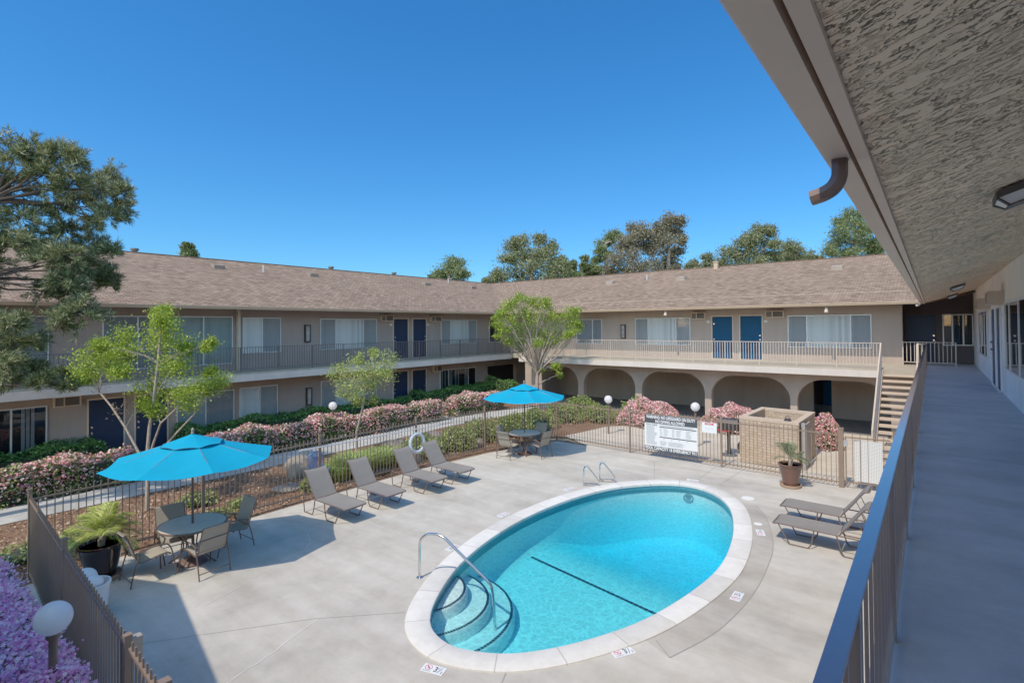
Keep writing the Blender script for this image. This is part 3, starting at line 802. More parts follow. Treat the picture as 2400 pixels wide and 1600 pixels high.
def railing(par, pts, z0, h, mat, pick=.105, post=1.4, gap=.13, cap=(.045, .02), pw=.018):
    """posts, top rail, lower rail and pickets along a polyline; one mesh a run"""
    for (x0, y0), (x1, y1) in zip(pts[:-1], pts[1:]):
        m = MB(); L = math.hypot(x1 - x0, y1 - y0)
        P_ = lambda s, z: (x0 + (x1 - x0) * s / L, y0 + (y1 - y0) * s / L, z)
        m.bar(P_(0, z0 + h), P_(L, z0 + h), *cap)
        m.bar(P_(0, z0 + gap), P_(L, z0 + gap), .03, .02)
        k = max(1, int(round(L / pick)))
        for i in range(1, k): m.bar(P_(L * i / k, z0 + gap), P_(L * i / k, z0 + h), pw, pw)
        rl = m.build('railing', mat, par)
        k = max(1, int(round(L / post)))
        for i in range(k + 1):
            m = MB(); m.bar(P_(L * i / k, z0 - .05), P_(L * i / k, z0 + h - cap[1] / 2 - .001), .032, .032); m.build('railing_post', mat, rl)

# --- left wing
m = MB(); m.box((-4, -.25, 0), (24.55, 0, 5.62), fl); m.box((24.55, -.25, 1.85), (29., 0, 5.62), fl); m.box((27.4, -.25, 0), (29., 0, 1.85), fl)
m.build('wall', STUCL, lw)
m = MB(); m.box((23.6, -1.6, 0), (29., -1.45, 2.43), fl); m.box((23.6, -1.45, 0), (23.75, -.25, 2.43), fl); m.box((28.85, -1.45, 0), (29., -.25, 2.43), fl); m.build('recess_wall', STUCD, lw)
m = MB(); m.box((-4, .0, 2.43), (25.95, 1.50, F2), fl); m.build('walkway', WALKB, lw)
m = MB(); m.box((-4, 1.50, 2.37), (25.0, 1.56, 2.62), fl); m.build('slab_fascia', FASC, lw)
railing(lw, [(-20.08, -4.05), (-20.08, 25.)], F2, .93, simple('railing_grey', A(.10, .08, .075), .5), post=1.45)
def upper_units_left():
    window(lw, fl, 9.74, 11.32, 3.33, 4.77, [10.53], 'cs')
    window(lw, fl, 13.15, 16.23, 3.33, 4.74, [13.93, 15.44], 'scs')
    ac_unit(lw, fl, 16.4, 17.17, 4.62, 4.93); ac_unit(lw, fl, 19.75, 20.52, 4.61, 4.91)
    door(lw, fl, 17.29, 18.22, F2, 4.75, DOORN, True); door(lw, fl, 18.57, 19.49, F2, 4.75, DOORN, False)
    plate(lw, fl, 17.12, 4.45); plate(lw, fl, 19.66, 4.45)
    window(lw, fl, 20.6, 23.56, 3.33, 4.72, [21.31, 22.8], 'scs')
    window(lw, fl, 24.7, 25.9, 3.33, 4.72, [25.3], 'dd')
    window(lw, fl, 7.30, 9.36, 2.95, 4.80, [8.3], 'cc', BLINDT); window(lw, fl, 5.2, 7.2, 2.95, 4.80, [6.2], 'ss', BLINDT)
    window(lw, fl, 1.6, 3.85, 2.9, 4.78, [2.75], 'oc', BLIND2)
    m = MB(); m.box((9.50, .02, F2), (9.62, .14, 5.3), fl); m.build('downpipe', CREAM, lw)
def lower_units_left():
    window(lw, fl, 9.62, 11.18, .45, 1.97, [10.43], 'cs', BLIND); window(lw, fl, 13.18, 16.2, .45, 1.94, [13.93, 15.44], 'scs')
    window(lw, fl, 20.5, 23.45, .45, 1.91, [21.15, 22.77], 'ood', BLIND2)
    window(lw, fl, 7.4, 9.42, .45, 1.95, [8.38], 'cs', BLIND2)
    window(lw, fl, 1.2, 3.82, .45, 2.0, [3.0], 'oo', BLIND)
    for a, b, kl in ((17.26, 18.19, True), (18.52, 19.46, False), (4.85, 5.80, True), (6.15, 7.10, True)): door(lw, fl, a, b, .02, 2.03, DOORN, kl)
    ac_unit(lw, fl, 19.9, 20.55, 1.86, 2.2); ac_unit(lw, fl, 3.95, 4.62, 1.92, 2.24)
upper_units_left(); lower_units_left()
lantern(fl, 12.52, 3.70, 4.47, 'tall dark wall lantern upstairs between the two windows of the left wing')
lantern(fl, 12.58, .93, 1.71, 'tall dark wall lantern on the ground floor wall of the left wing')

def roof_plane(par, pts, eave_dir, name='roof'):
    """pts: polygon (x, y, z); eave_dir: unit vector along the eave for the shingle courses"""
    me = bpy.data.meshes.new(name); o = ORIG[par.name]
    me.from_pydata([(p[0] - o.x, p[1] - o.y, p[2] - o.z) for p in pts], [], [tuple(range(len(pts)))])
    nrm = (Vector(pts[1]) - Vector(pts[0])).cross(Vector(pts[2]) - Vector(pts[0])).normalized()
    if nrm.z < 0: me.flip_normals(); nrm = -nrm
    e = Vector(eave_dir); s = nrm.cross(e)
    uvl = me.uv_layers.new(name='UVMap')
    for lp in me.loops:
        p = Vector(pts[lp.vertex_index]); uvl.data[lp.index].uv = (p.dot(e) + 100, p.dot(s) + 100)
    me.materials.append(SHING); ob = bpy.data.objects.new(name, me); COL.objects.link(ob); ob.parent = par; ORIG[ob.name] = o; return ob
XE, YE, XRE = -20.0, 24.50, -.32
RD = 8.35; RZ = EZ + RD * SL
lroof = roof_plane(lw, [(XE, -8, EZ), (XE, YE, EZ), (XE - RD, YE + RD, RZ), (XE - RD, -8, RZ)], (0, 1, 0))
roof_plane(lw, [(XE - RD, -8, RZ), (XE - RD, YE + RD, RZ), (XE - 2 * RD, YE + RD, EZ), (XE - 2 * RD, -8, EZ)], (0, 1, 0), 'roof_rear_slope')
broof = roof_plane(bw, [(XE, YE, EZ), (XRE, YE, EZ), (XRE + RD, YE + RD, RZ), (XE - RD, YE + RD, RZ)], (1, 0, 0))
roof_plane(bw, [(XE - RD, YE + RD, RZ), (XRE + RD, YE + RD, RZ), (XRE + RD, YE + 2 * RD, EZ), (XE - RD, YE + 2 * RD, EZ)], (1, 0, 0), 'roof_rear_slope')
rroof = roof_plane(rw, [(XRE, YE, EZ), (XRE, -2.2, EZ), (XRE + RD, -2.2 - RD, RZ), (XRE + RD, YE + RD, RZ)], (0, 1, 0))
m = MB(); m.tube([(XE - RD, -8, RZ + .005), (XE - RD, YE + RD, RZ + .005)], .05, 6); m.build('ridge_cap', SHING, lroof)
m = MB(); m.tube([(XE - RD, YE + RD, RZ + .005), (XRE + RD, YE + RD, RZ + .005)], .05, 6); m.build('ridge_cap', SHING, broof)
# gutters, fascia boards, soffits. o = outwards from the fascia line
GP = [(0., 5.04), (.085, 5.04), (.095, 5.05), (.10, 5.075), (.122, 5.115), (.122, 5.14), (.108, 5.14), (.09, 5.08), (.08, 5.06), (.012, 5.06), (.012, 5.12), (0., 5.12)]
def eave(par, fnp, s0, s1, mitre0=0, mitre1=0, mat=TRIMB, fmat=TRIM):
    """fnp(s, o, z): along, outwards, height"""
    m = MB(); k = len(GP); vs = []
    for s, mt in ((s0, mitre0), (s1, mitre1)): vs += [fnp(s + mt * (o + .019), o + .019, z) for o, z in GP]
    m.add(vs, [(i, (i + 1) % k, (i + 1) % k + k, i + k) for i in range(k)] + [tuple(range(k)), tuple(range(2 * k - 1, k - 1, -1))])
    m.build('gutter', mat, par)
    m = MB(); vs = []
    for s, mt in ((s0, mitre0), (s1, mitre1)): vs += [fnp(s + mt * o, o, z) for o, z in ((0, 5.035), (0, 5.125), (-.045, 5.125), (-.045, 5.035))]
    m.add(vs, [(0, 1, 5, 4), (1, 2, 6, 5), (2, 3, 7, 6), (3, 0, 4, 7), (0, 1, 2, 3), (4, 5, 6, 7)])
    m.build('fascia_board', fmat, par)
gl_ = lambda s, o, z: (-20.07 + o, s, z); gb_ = lambda s, o, z: (s, 24.57 - o, z); gr_ = lambda s, o, z: (-.238 - o, s, z)
eave(lw, gl_, -8, 24.57, 0, -1); eave(bw, gb_, -20.07, -.235, 1, -1); eave(rw, gr_, 24.57, -2.2, -1, 0, TRIM)
def soffit(par, a, b, c, d, name='soffit', mat=CEIL):
    m = MB(); m.quad(a, b, c, d); return m.build(name, mat, par, recalc=False)
soffit(lw, (-20.10, -8, 5.03), (-20.10, 24.6, 5.03), (XL, YB + .1, 5.52), (XL, -8, 5.52), mat=STUC)
soffit(bw, (-20.10, 24.60, 5.03), (-.20, 24.60, 5.03), (XR + .3, YB + .1, 5.52), (XL, YB + .1, 5.52), mat=STUC)
soffit(rw, (-.192, 24.61, 5.06), (-.192, -2.2, 5.06), (XR + .05, -2.2 - 1.45, 5.56), (XR + .05, YB + 1.6, 5.56))
def vent(par, c, ax, s=1.):
    c = Vector(c); a = Vector(ax); dn = Vector((a.y, -a.x, 0)) if False else None
    m = MB()
    return m
def roof_vent(par, x, y, z, side, nm='roof_vent'):
    m = MB()
    if side == 'L': d = Vector((1, 0, 0)); e = Vector((0, 1, 0))
    else: d = Vector((0, -1, 0)); e = Vector((1, 0, 0))
    c = Vector((x, y, z)); w_ = .24
    P_ = lambda u, v, h: c + d * u + e * v + Vector((0, 0, h))
    vs = [P_(-.2, -w_, .05), P_(-.2, w_, .05), P_(.22, w_, -.07), P_(.22, -w_, -.07), P_(-.15, -w_, .17), P_(-.15, w_, .17), P_(.26, w_, .10), P_(.26, -w_, .10)]
    m.add(vs, [(0, 1, 2, 3), (4, 5, 6, 7), (0, 4, 5, 1), (1, 5, 6, 2), (3, 2, 6, 7), (0, 3, 7, 4)])
    m.add([P_(.20, -w_ * 1.3, -.068), P_(.20, w_ * 1.3, -.068), P_(.36, w_ * 1.3, -.11), P_(.36, -w_ * 1.3, -.11)], [(0, 1, 2, 3)])
    m.build(nm, simple('vent_' + side, A(.22, .17, .14) if side == 'L' else A(.36, .29, .24), .7), par)
for x, y in ((-26.48, 10.84), (-26.28, 15.6), (-26.17, 23.7), (-26.2, 28.2)): roof_vent(lroof, x, y, EZ + (XE - x) * SL, 'L')
for x, y in ((-16.07, 30.33), (-11.42, 30.3), (-3.64, 30.5)): roof_vent(broof, x, y, EZ + (y - YE) * SL, 'B')
for par, x, y, h in ((lroof, -26.28, 12.93, .35), (lroof, -27.3, 26.9, .3), (broof, -13.71, 30.57, .35)):
    z = EZ + ((XE - x) if par is lroof else (y - YE)) * SL
    MB().tube([(x, y, z - .1), (x, y, z + h)], .035, 8).build('vent_pipe', GALV, par, True)
m = MB(); z = RZ; m.box((-10.22, 32.3, z - .25), (-10.0, 32.52, z + .24)); m.box((-10.26, 32.26, z + .24), (-9.96, 32.56, z + .29)); m.build('chimney', TRIMB, broof)
for y, z in ((8.1, RZ), (18.2, RZ), (23.0, RZ)):
    m = MB(); m.lathe([(.12, -.1), (.12, .12), (.17, .13), (.17, .22), (.001, .24)], (XE - RD - .2, y, z), 12); m.build('turbine_vent', simple('vent_dark', A(.10, .08, .07), .6), lroof, True)

# --- back wing
m = MB(); m.box((-21.5, -.25, F2 - .3), (-.93, 0, 5.62), fb); m.build('wall', STUC, bw)
m = MB(); m.box((-.95, -1.6, F2), (1.5, -1.45, 5.62), fb); m.box((-1.05, -1.45, F2), (-.935, -.25, 5.62), fb)
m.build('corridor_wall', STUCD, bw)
door(bw, lambda s, d, z: (s, YB + 1.44 - d, z), -.85, .12, F2, 4.66, DOORN, False, STUCD)
window(bw, lambda s, d, z: (s, YB + 1.44 - d, z), .32, 1.25, 3.42, 4.66, [.62, .95], 'ddd')
m = MB(); m.box((-17.9, 23.18, 2.43), (-1.42, 27.6, F2)); m.box((-19.98, 25.0, 2.43), (-17.9, 27.6, F2)); m.box((-1.42, 23.25, 2.43), (-.27, 27.6, F2 - .003)); m.build('walkway', WALKB, bw)
m = MB(); m.box((-17.9, 23.12, 2.37), (-1.45, 23.18, 2.61)); m.box((-17.96, 23.12, 2.37), (-17.9, 25.0, 2.61)); m.build('slab_fascia', FASC, bw)
railing(bw, [(-1.49, 23.26), (-17.82, 23.26), (-17.82, 25.06), (-20.05, 25.06)], F2, .92, RAILT, post=1.375)
railing(bw, [(-.92, 25.66), (.66, 25.40)], F2, .90, RAILT, post=1.6, pick=.12)
window(bw, fb, -15.95, -14.30, 3.30, 4.68, [-14.9], 'ss', BLIND2)
window(bw, fb, -12.32, -9.37, 3.30, 4.69, [-11.59, -10.1], 'scs')
window(bw, fb, -5.02, -1.94, 3.30, 4.70, [-4.27, -2.66], 'scs')
ac_unit(bw, fb, -9.28, -8.60, 4.60, 4.92); ac_unit(bw, fb, -5.9, -5.15, 4.62, 4.92)
door(bw, fb, -8.31, -7.38, F2, 4.71, DOORB, True, extra=.55); door(bw, fb, -7.03, -6.09, F2, 4.72, DOORB, False)
plate(bw, fb, -8.50, 4.46); plate(bw, fb, -5.93, 4.46)
lantern(fb, -13.0, 3.62, 4.37, 'tall dark wall lantern upstairs on the far wing beside the tree')
for x in (-10.1, -3.35):
    fl_ = None
    m = MB(); m.lathe([(.055, 0), (.055, .09)], (x, 24.62, 4.88), 12); m.tube([(x, 24.62, 4.97), (x, 24.62, 5.06)], .02, 6); m.tube([(x, 24.56, 4.78), (x, 24.62, 4.92)], [.075, .055], 12)
    m.build('eave_spotlight', CREAM, bw, True)
# arcade
m = MB(); YA, YA2, ZT = 24.12, 24.42, 2.43
bays = [(-4.36, -1.25), (-7.81, -4.62), (-11.15, -8.10), (-14.43, -11.49), (-17.55, -14.76)]
def archz(x, a, b):
    c_ = (a + b) / 2; hw = (b - a) / 2; t_ = max(0., (abs(x - c_) - .58) / (hw - .58)); return 1.2 + .90 * math.sqrt(max(0., 1 - t_ * t_)) + (0 if t_ > 0 else 0)
for a, b in bays:
    c_ = (a + b) / 2; hw = (b - a) / 2
    xs = sorted(set([c_ + sgn * (.58 + (hw - .58) * math.sin(q * PI / 2 / 14)) for q in range(15) for sgn in (-1, 1)]))
    for x0, x1 in zip(xs[:-1], xs[1:]):
        z0, z1 = archz(x0, a, b), archz(x1, a, b)
        m.quad((x0, YA, z0), (x1, YA, z1), (x1, YA, ZT), (x0, YA, ZT)); m.quad((x0, YA2, z0), (x1, YA2, z1), (x1, YA2, ZT), (x0, YA2, ZT))
        m.quad((x0, YA, z0), (x1, YA, z1), (x1, YA2, z1), (x0, YA2, z0))
for a, b in ((-1.25, 1.26), (-4.62, -4.36), (-8.10, -7.81), (-11.49, -11.15), (-14.76, -14.43), (-17.85, -17.55)):
    for y in (YA, YA2): m.quad((a, y, 0), (b, y, 0), (b, y, ZT), (a, y, ZT))
    m.quad((a, YA, 0), (a, YA2, 0), (a, YA2, 1.2), (a, YA, 1.2)); m.quad((b, YA, 0), (b, YA2, 0), (b, YA2, 1.2), (b, YA, 1.2))
m.box((-19.1, 25.2, 0), (-17.86, 25.5, ZT))
bmv = m.build('arcade', STUC, bw, recalc=False)
m = MB()
for a, b in ((-21.4, -4.42), (-3.68, 1.3)): m.box((a, 28.2, -.05), (b, 28.35, 2.43))
m.box((-21.4, 28.2, 2.2), (1.3, 28.35, 2.43)) if False else None
m.build('inner_wall', STUC, bw)
m = MB(); m.box((-21.5, 27.6, 2.43), (1.3, 32.5, 2.6)); m.build('carport_ceiling', STUC, bw)
m = MB(); m.box((-21.5, 24.5, -.02), (1.2, 32.5, -.0005)); m.build('arcade_floor', simple('arcade_concrete', A(.16, .145, .14), .8, var=.2), bw)
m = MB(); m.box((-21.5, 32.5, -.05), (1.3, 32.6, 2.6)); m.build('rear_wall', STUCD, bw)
m = MB(); m.box((-4.6, 32.3, -.05), (-3.4, 32.45, 2.43)); m.build('passage_door', DOORB, bw)
m = MB(); m.box((-3.95, 30.6, 1.25), (-3.66, 30.64, 1.85)); m.build('passage_notice', SIGNW, bw)

# --- camera wing
m = MB(); m.box((-4, -.25, 0), (YB + 1.6, 0, 5.62), fr_); m.build('wall', STUCR, rw)
m = MB(); m.box((-.21, -4, 2.43), (1.26, 27.5, F2 - .001)); m.build('walkway', WALKM, rw)
m = MB(); m.box((-.27, -4, 2.37), (-.212, 23.2, 2.64)); m.build('slab_fascia', FASC, rw)
window(rw, fr_, 12.2, 15.55, 3.32, 4.77, [13.25, 14.75], 'dcs'); window(rw, fr_, 20.4, 23.85, 3.30, 4.68, [21.4, 22.9], 'scs')
window(rw, fr_, 7.2, 9.6, 3.32, 4.77, [8.4], 'cs')
door(rw, fr_, 18.08, 19.04, F2, 4.68, DOORB, False, STUCR); door(rw, fr_, 16.8, 17.66, F2, 4.68, DOORB, True, STUCR)
plate(rw, fr_, 16.5, 4.5); plate(rw, fr_, 19.4, 4.5)
ac_unit(rw, fr_, 15.95, 16.62, 4.73, 5.04, .29); ac_unit(rw, fr_, 19.45, 20.1, 4.70, 5.0, .29)
railing(rw, [(-.185, -3.2), (-.185, 23.22)], F2, .90, RAILB, pick=.17, post=1.7, cap=(.046, .016), pw=.012, gap=.10)
railing(rw, [(-.185, 23.22), (-.44, 23.22)], F2, .905, RAILT, post=.3, pick=.12)
m = MB()   # downspout elbow under the gutter: short corrugated bend kicking outwards
def elbow(y0):
    m = MB(); pts = catmull([(-.298, y0, 5.05), (-.298, y0, 5.0), (-.303, y0 + .004, 4.962), (-.325, y0 + .008, 4.928), (-.362, y0 + .012, 4.908), (-.41, y0 + .015, 4.897)], 5, False)
    k = 16; vs = []; fs = []
    for i, p in enumerate(pts):
        t_ = Vector(pts[min(i + 1, len(pts) - 1)]) - Vector(pts[max(0, i - 1)]); t_.normalize()
        e = Vector((0, 1, 0)); nrm = t_.cross(e).normalized()
        for j in range(k):
            a = 2 * PI * j / k; ca, sa = math.cos(a), math.sin(a)
            g = lambda v: math.copysign(abs(v) ** .55, v)
            rr = 1 - .07 * (j % 2)
            vs.append(Vector(p) + e * g(ca) * .042 * rr + nrm * g(sa) * .031 * rr)
    n_ = len(pts)
    for i in range(n_ - 1):
        for j in range(k): fs.append((i * k + j, i * k + (j + 1) % k, (i + 1) * k + (j + 1) % k, (i + 1) * k + j))
    m.add(vs, fs); return m
elbow(2.62).build('downspout_elbow', LIP, rw); elbow(21.6).build('downspout_elbow', TRIM, rw)
# ceiling lamps
for i, (x, y, lb) in enumerate(((.50, 4.95, 'nearest square ceiling lamp on the rough soffit at the right edge'), (.52, 17.7, 'middle ceiling lamp on the soffit above the blue doors'), (.56, 24.0, 'farthest ceiling lamp on the soffit near the dark corridor'))):
    z = 5.03 + (x + .19) * .366
    t = thing('ceiling_lamp', lb, 'ceiling lamp', (x, y, z), 0, 'ceiling lamps along the walkway')
    m = MB(); sl_ = .366; hh = lambda u: z + u * sl_ - .002
    def frust(w0, w1, h0, h1):
        vs = []
        for w_, h in ((w0, h0), (w1, h1)):
            for u, v in ((-w_, -w_), (w_, -w_), (w_, w_), (-w_, w_)): vs.append((x + u, y + v, hh(u) - h))
        return vs
    F6 = [(0, 1, 2, 3), (4, 5, 6, 7), (0, 1, 5, 4), (1, 2, 6, 5), (2, 3, 7, 6), (3, 0, 4, 7)]
    m.add(frust(.15, .15, 0, .05), F6)
    for u, v in ((-1, -1), (1, -1), (1, 1), (-1, 1)): m.bar((x + u * .145, y + v * .145, hh(u * .145) - .05), (x + u * .082, y + v * .082, hh(u * .082) - .115), .014, .014)
    m.add([tuple(np.array(p)) for p in frust(.09, .09, .112, .122)], F6)
    m.build('frame', simple('lamp_frame', A(.06, .055, .055), .5), t)
    m = MB(); m.add(frust(.138, .085, .05, .112), F6); m.build('diffuser', simple('lamp_diffuser', A(.7, .7, .68), .35), t)

# --- wing behind the camera's left that casts the corner shadow
ang = -.2
dv = Vector((1, ang, 0)).normalized(); nv = Vector((-ang, 1, 0)).normalized()   # along, towards the courtyard
e0 = Vector((-7.4, -.80, 0))
ff = lambda s, d, z: tuple(e0 + dv * s - nv * d + Vector((0, 0, z)))
m = MB(); m.box((-2.6, 1.6, 0), (7.1, 1.85, 5.6), ff); m.build('wall', STUC, fwg)
m = MB(); m.box((-2.6, .05, 2.43), (6.9, 1.6, F2), ff); m.build('walkway', WALKB, fwg)
m = MB(); m.box((-3.0, .1, 4.99), (7.1, .15, 5.13), ff); m.build('fascia_board', TRIM, fwg)
roof_plane(fwg, [ff(-3.0, 0, EZ), ff(7.2, 0, EZ), ff(7.2, 8, EZ + 8 * SL), ff(-3.0, 8, EZ + 8 * SL)], tuple(dv))
roof_plane(fwg, [ff(-3.0, 0, EZ), ff(-3.0, 8, EZ + 8 * SL), ff(-6.6, 2.6, EZ)], tuple(dv), 'roof_hip')
m = MB(); m.quad(ff(-3.0, .12, 5.05), ff(7.2, .12, 5.05), ff(7.2, 1.65, 5.5), ff(-3.0, 1.65, 5.5)); m.build('soffit', STUC, fwg, recalc=False)
for s in (-2., .9, 4.2): window(fwg, lambda a, d, z: ff(a, 1.6 - d, z), s, s + 2.4, 3.3, 4.7, [s + .8, s + 1.6], 'scs')

# --- outside staircase
stt = thing('staircase', 'open tread concrete staircase rising to the upper walkway at the right end', 'staircase', (-.95, 21, 0))
rise, run = F2 / 15, .285
TREAD = stucco('tread_tan', A(.54, .42, .32), 30., .15)
for k in range(1, 15):
    z = F2 - rise * k; y = 23.18 - run * k
    m = MB(); m.box((-1.40, y - .03, z - .06), (-.47, y + run - .03, z)); m.build('tread', TREAD, stt)
for x in (-1.44, -.43):
    m = MB(); m.bar((x, 23.15, F2 - .12), (x, 23.15 - run * 14.4, F2 - .12 - rise * 14.4), .05, .24); m.build('stringer', RAILT, stt)
for x in (-1.47, -.42):
    m = MB(); a = Vector((x, 23.2, F2 + .92)); b = Vector((x, 23.2 - run * 14, F2 + .92 - rise * 14)); m.bar(a, b, .04, .03)
    m.bar(a, (x, 23.2, F2 - .2), .04, .04); m.bar(b, (x, b.y, 0), .04, .04)
    k = 30
    for i in range(1, k):
        p = a + (b - a) * i / k; m.bar(p, p - Vector((0, 0, .86)), .014, .014)
    m.build('stair_railing', RAILT, stt)

# ------------------------------------------------------------------ iron fences
def fence_run(par, p, q, h=1.38, pick=.115, over=.10, gap=.13, mat=FENCE):
    (x0, y0), (x1, y1) = p, q; L = math.hypot(x1 - x0, y1 - y0); P_ = lambda s, z: (x0 + (x1 - x0) * s / L, y0 + (y1 - y0) * s / L, z)
    m = MB(); m.bar(P_(.03, h), P_(L - .03, h), .032, .03); m.bar(P_(.03, gap), P_(L - .03, gap), .032, .03)
    k = int(round(L / pick))
    for i in range(1, k): m.bar(P_(L * i / k, .07), P_(L * i / k, h + over), .016, .016)
    m.build('picket_panel', mat, par)
def fence_post(par, p, h=1.54, w_=.055):
    m = MB(); m.box((p[0] - w_ / 2, p[1] - w_ / 2, -.02), (p[0] + w_ / 2, p[1] + w_ / 2, h)); m.box((p[0] - w_ / 2 - .006, p[1] - w_ / 2 - .006, h), (p[0] + w_ / 2 + .006, p[1] + w_ / 2 + .006, h + .03)); m.build('post', FENCE, par)
LF = [(-12.40, 1.98), (-12.44, 4.80), (-12.49, 7.62), (-12.54, 10.93), (-12.19, 13.74), (-11.25, 16.80)]
BF = [(-11.25, 16.80), (-8.13, 16.60), (-5.08, 16.55), (-1.95, 16.42)]
FF = [(-12.40, 1.98), (-9.10, 1.80), (-5.95, 1.64)]
fA = thing('iron_fence', 'bronze picket fence between the loungers and the planting bed on the left', 'fence', (-12.4, 9, 0), 0, 'pool fences')
fB = thing('iron_fence', 'bronze picket fence along the far side of the pool carrying the large rules sign', 'fence', (-6.6, 16.6, 0), 0, 'pool fences')
fC = thing('iron_fence', 'shaded bronze picket fence in the near left corner beside the purple flowers', 'fence', (-9, 1.8, 0), 0, 'pool fences')
for par, pl in ((fA, LF), (fB, BF), (fC, FF)):
    for a, b in zip(pl[:-1], pl[1:]): fence_run(par, a, b)
for p in LF: fence_post(fA, p)
for p in BF[1:-1]: fence_post(fB, p)
fence_post(fB, BF[-1], 1.54, .12)
fence_post(fC, FF[1]); fence_post(fC, FF[2], 1.46, .055)
# gates
g = thing('pool_gate', 'bronze picket gate with white perforated panel at the far right beside the stairs', 'gate', (-1.4, 16.5, 0))
fence_run(g, (-1.86, 16.43), (-.86, 16.58), 1.33, .16, .12, .16)
m = MB(); m.box((-1.86, 16.42, .10), (-1.83, 16.46, 1.36)); m.build('hinge_stile', FENCE, g)
def perf_mat():
    t = NT('perforated_white'); c = t.coord('Object')
    v = t.n('ShaderNodeTexVoronoi'); v.inputs['Scale'].default_value = 28; v.inputs['Randomness'].default_value = 0; t.l(c, v.inputs['Vector'])
    t.principled(t.ramp(v.outputs['Distance'], [(.25, A(.35, .35, .34)), (.4, A(.72, .72, .71))]), .5); return t.m
m = MB(); m.box((-1.66, 16.50, .2), (-1.05, 16.515, 1.27)); m.build('perforated_panel', perf_mat(), g)
m = MB(); m.box((-1.90, 16.38, 1.1), (-1.80, 16.42, 1.26)); m.build('latch', GALV, g)
fD = thing('iron_fence', 'short bronze picket fence from the far gate to the near wing', 'fence', (.2, 16.6, 0), 0, 'pool fences')
fence_run(fD, (-.80, 16.59), (1.2, 16.6)); fence_post(fD, (-.80, 16.59), 1.54, .07)
g = thing('pool_gate', 'shaded bronze picket gate with metal latch shield in the near left corner', 'gate', (-5.3, 1.6, 0))
fence_run(g, (-5.90, 1.64), (-4.85, 1.58)); 
m = MB(); m.box((-5.955, 1.675, 1.22), (-5.94, 1.76, 1.42)); m.box((-6.02, 1.675, 1.42), (-5.94, 1.76, 1.432)); m.build('latch_shield', simple('shield_tan', A(.38, .33, .27), .5, .3), g)
m = MB(); m.box((-6.25, 1.675, .5), (-5.99, 1.679, 1.36)); m.build('wire_mesh', simple('mesh_grey', A(.2, .18, .17), .6), fC)
fE = thing('iron_fence', 'last stretch of bronze picket fence at the bottom edge right of the near gate', 'fence', (-4, 1.5, 0), 0, 'pool fences')
fence_run(fE, (-4.80, 1.57), (-2.2, 1.42)); fence_post(fE, (-4.80, 1.57), 1.54, .07)
# reaching pole and ring buoy on the left fence
tag(MB().tube([(-12.40, 7.0, 1.27), (-12.44, 12.4, 1.19)], .018, 8).build('rescue_pole', ALU, smooth=True), 'long pale aluminium reaching pole hung along the left fence', 'pole')
m = MB(); c_ = np.array([-12.40, 10.84, .79]); pts = [(c_[0] - .03 * math.sin(a), c_[1] + .27 * math.cos(a), c_[2] + .27 * math.sin(a)) for a in np.linspace(0, 2 * PI, 32, endpoint=False)]
m.tube(pts, .055, 10, True); tag(m.build('ring_buoy', BUOY, smooth=True), 'white ring buoy hanging on the left fence behind the loungers', 'ring buoy')

# ------------------------------------------------------------------ signs
def flat(m, fn, x0, x1, z0, z1, d, mi=0): m.quad(fn(x0, d, z0), fn(x1, d, z0), fn(x1, d, z1), fn(x0, d, z1), mi)
fs_ = lambda x, d, z: (x, 16.52 - .045 - d, z)
def letter(par, fn, s, cx_, cz, size, mat, d, bold=.0, sx=1., nm='lettering'):
    vs, fs = text_geo(s, size, bold, sx); m = MB(); m.add([fn(cx_ + x, d, cz + y) for x, y in vs], fs); return m.build(nm, mat, par, recalc=False)
def letter_fit(par, fn, s, x0, x1, cz, size, mat, d, bold=0., nm='lettering'):
    vs, fs = text_geo(s, size, bold, 1.); xs = [v[0] for v in vs]; w_ = max(xs) - min(xs); k = (x1 - x0) / w_; c0 = (max(xs) + min(xs)) / 2
    m = MB(); m.add([fn((x0 + x1) / 2 + (x - c0) * k, d, cz + y) for x, y in vs], fs); return m.build(nm, mat, par, recalc=False)
sg = thing('pool_rules_sign', 'large white and black pool rules board reading WARNING: NO LIFEGUARD ON DUTY', 'sign', (-6.66, 16.47, .24))
X0, X1, Z0, Z1 = -7.53, -5.78, .24, 1.39
m = MB(); m.box((X0, 0, Z0), (X1, -.012, Z1), fs_); m.build('board', SIGNW, sg)
m = MB(); flat(m, fs_, X0, X1, 1.115, Z1, .004); flat(m, fs_, X0, X1, Z0, .375, .004)
flat(m, fs_, -7.02, -5.81, 1.005, 1.035, .004); flat(m, fs_, -7.02, -5.81, .675, .705, .004); m.build('dark_band', SIGNK, sg, recalc=False)
letter_fit(sg, fs_, 'WARNING: NO LIFEGUARD ON DUTY', -7.47, -5.84, 1.315, .135, SIGNW, .008, .0035)
letter_fit(sg, fs_, 'NO DIVING ALLOWED', -7.15, -6.18, 1.182, .135, SIGNW, .008, .0035)
letter_fit(sg, fs_, 'POOL CAPACITY 18 EMERGENCY 911', -7.50, -5.82, .305, .135, SIGNW, .008, .0035)
letter_fit(sg, fs_, 'POOL RULES', -7.47, -7.09, 1.065, .07, SIGNK, .008, .001)
m = MB()
rr = random.Random(4)
for i in range(18):
    z = 1.005 - i * .034; flat(m, fs_, -7.47, -7.47 + rr.uniform(.26, .38), z, z + .012, .006)
for bx0, w_ in ((-7.0, .09), (-6.88, .2), (-6.6, .1), (-6.46, .2), (-6.15, .24)):
    for i in range(7):
        z = .96 - i * .036; flat(m, fs_, bx0, bx0 + w_ * rr.uniform(.5, 1), z, z + .010, .006)
for i in range(2): flat(m, fs_, -7.0, -5.9, 1.065 + i * .022, 1.073 + i * .022, .006)
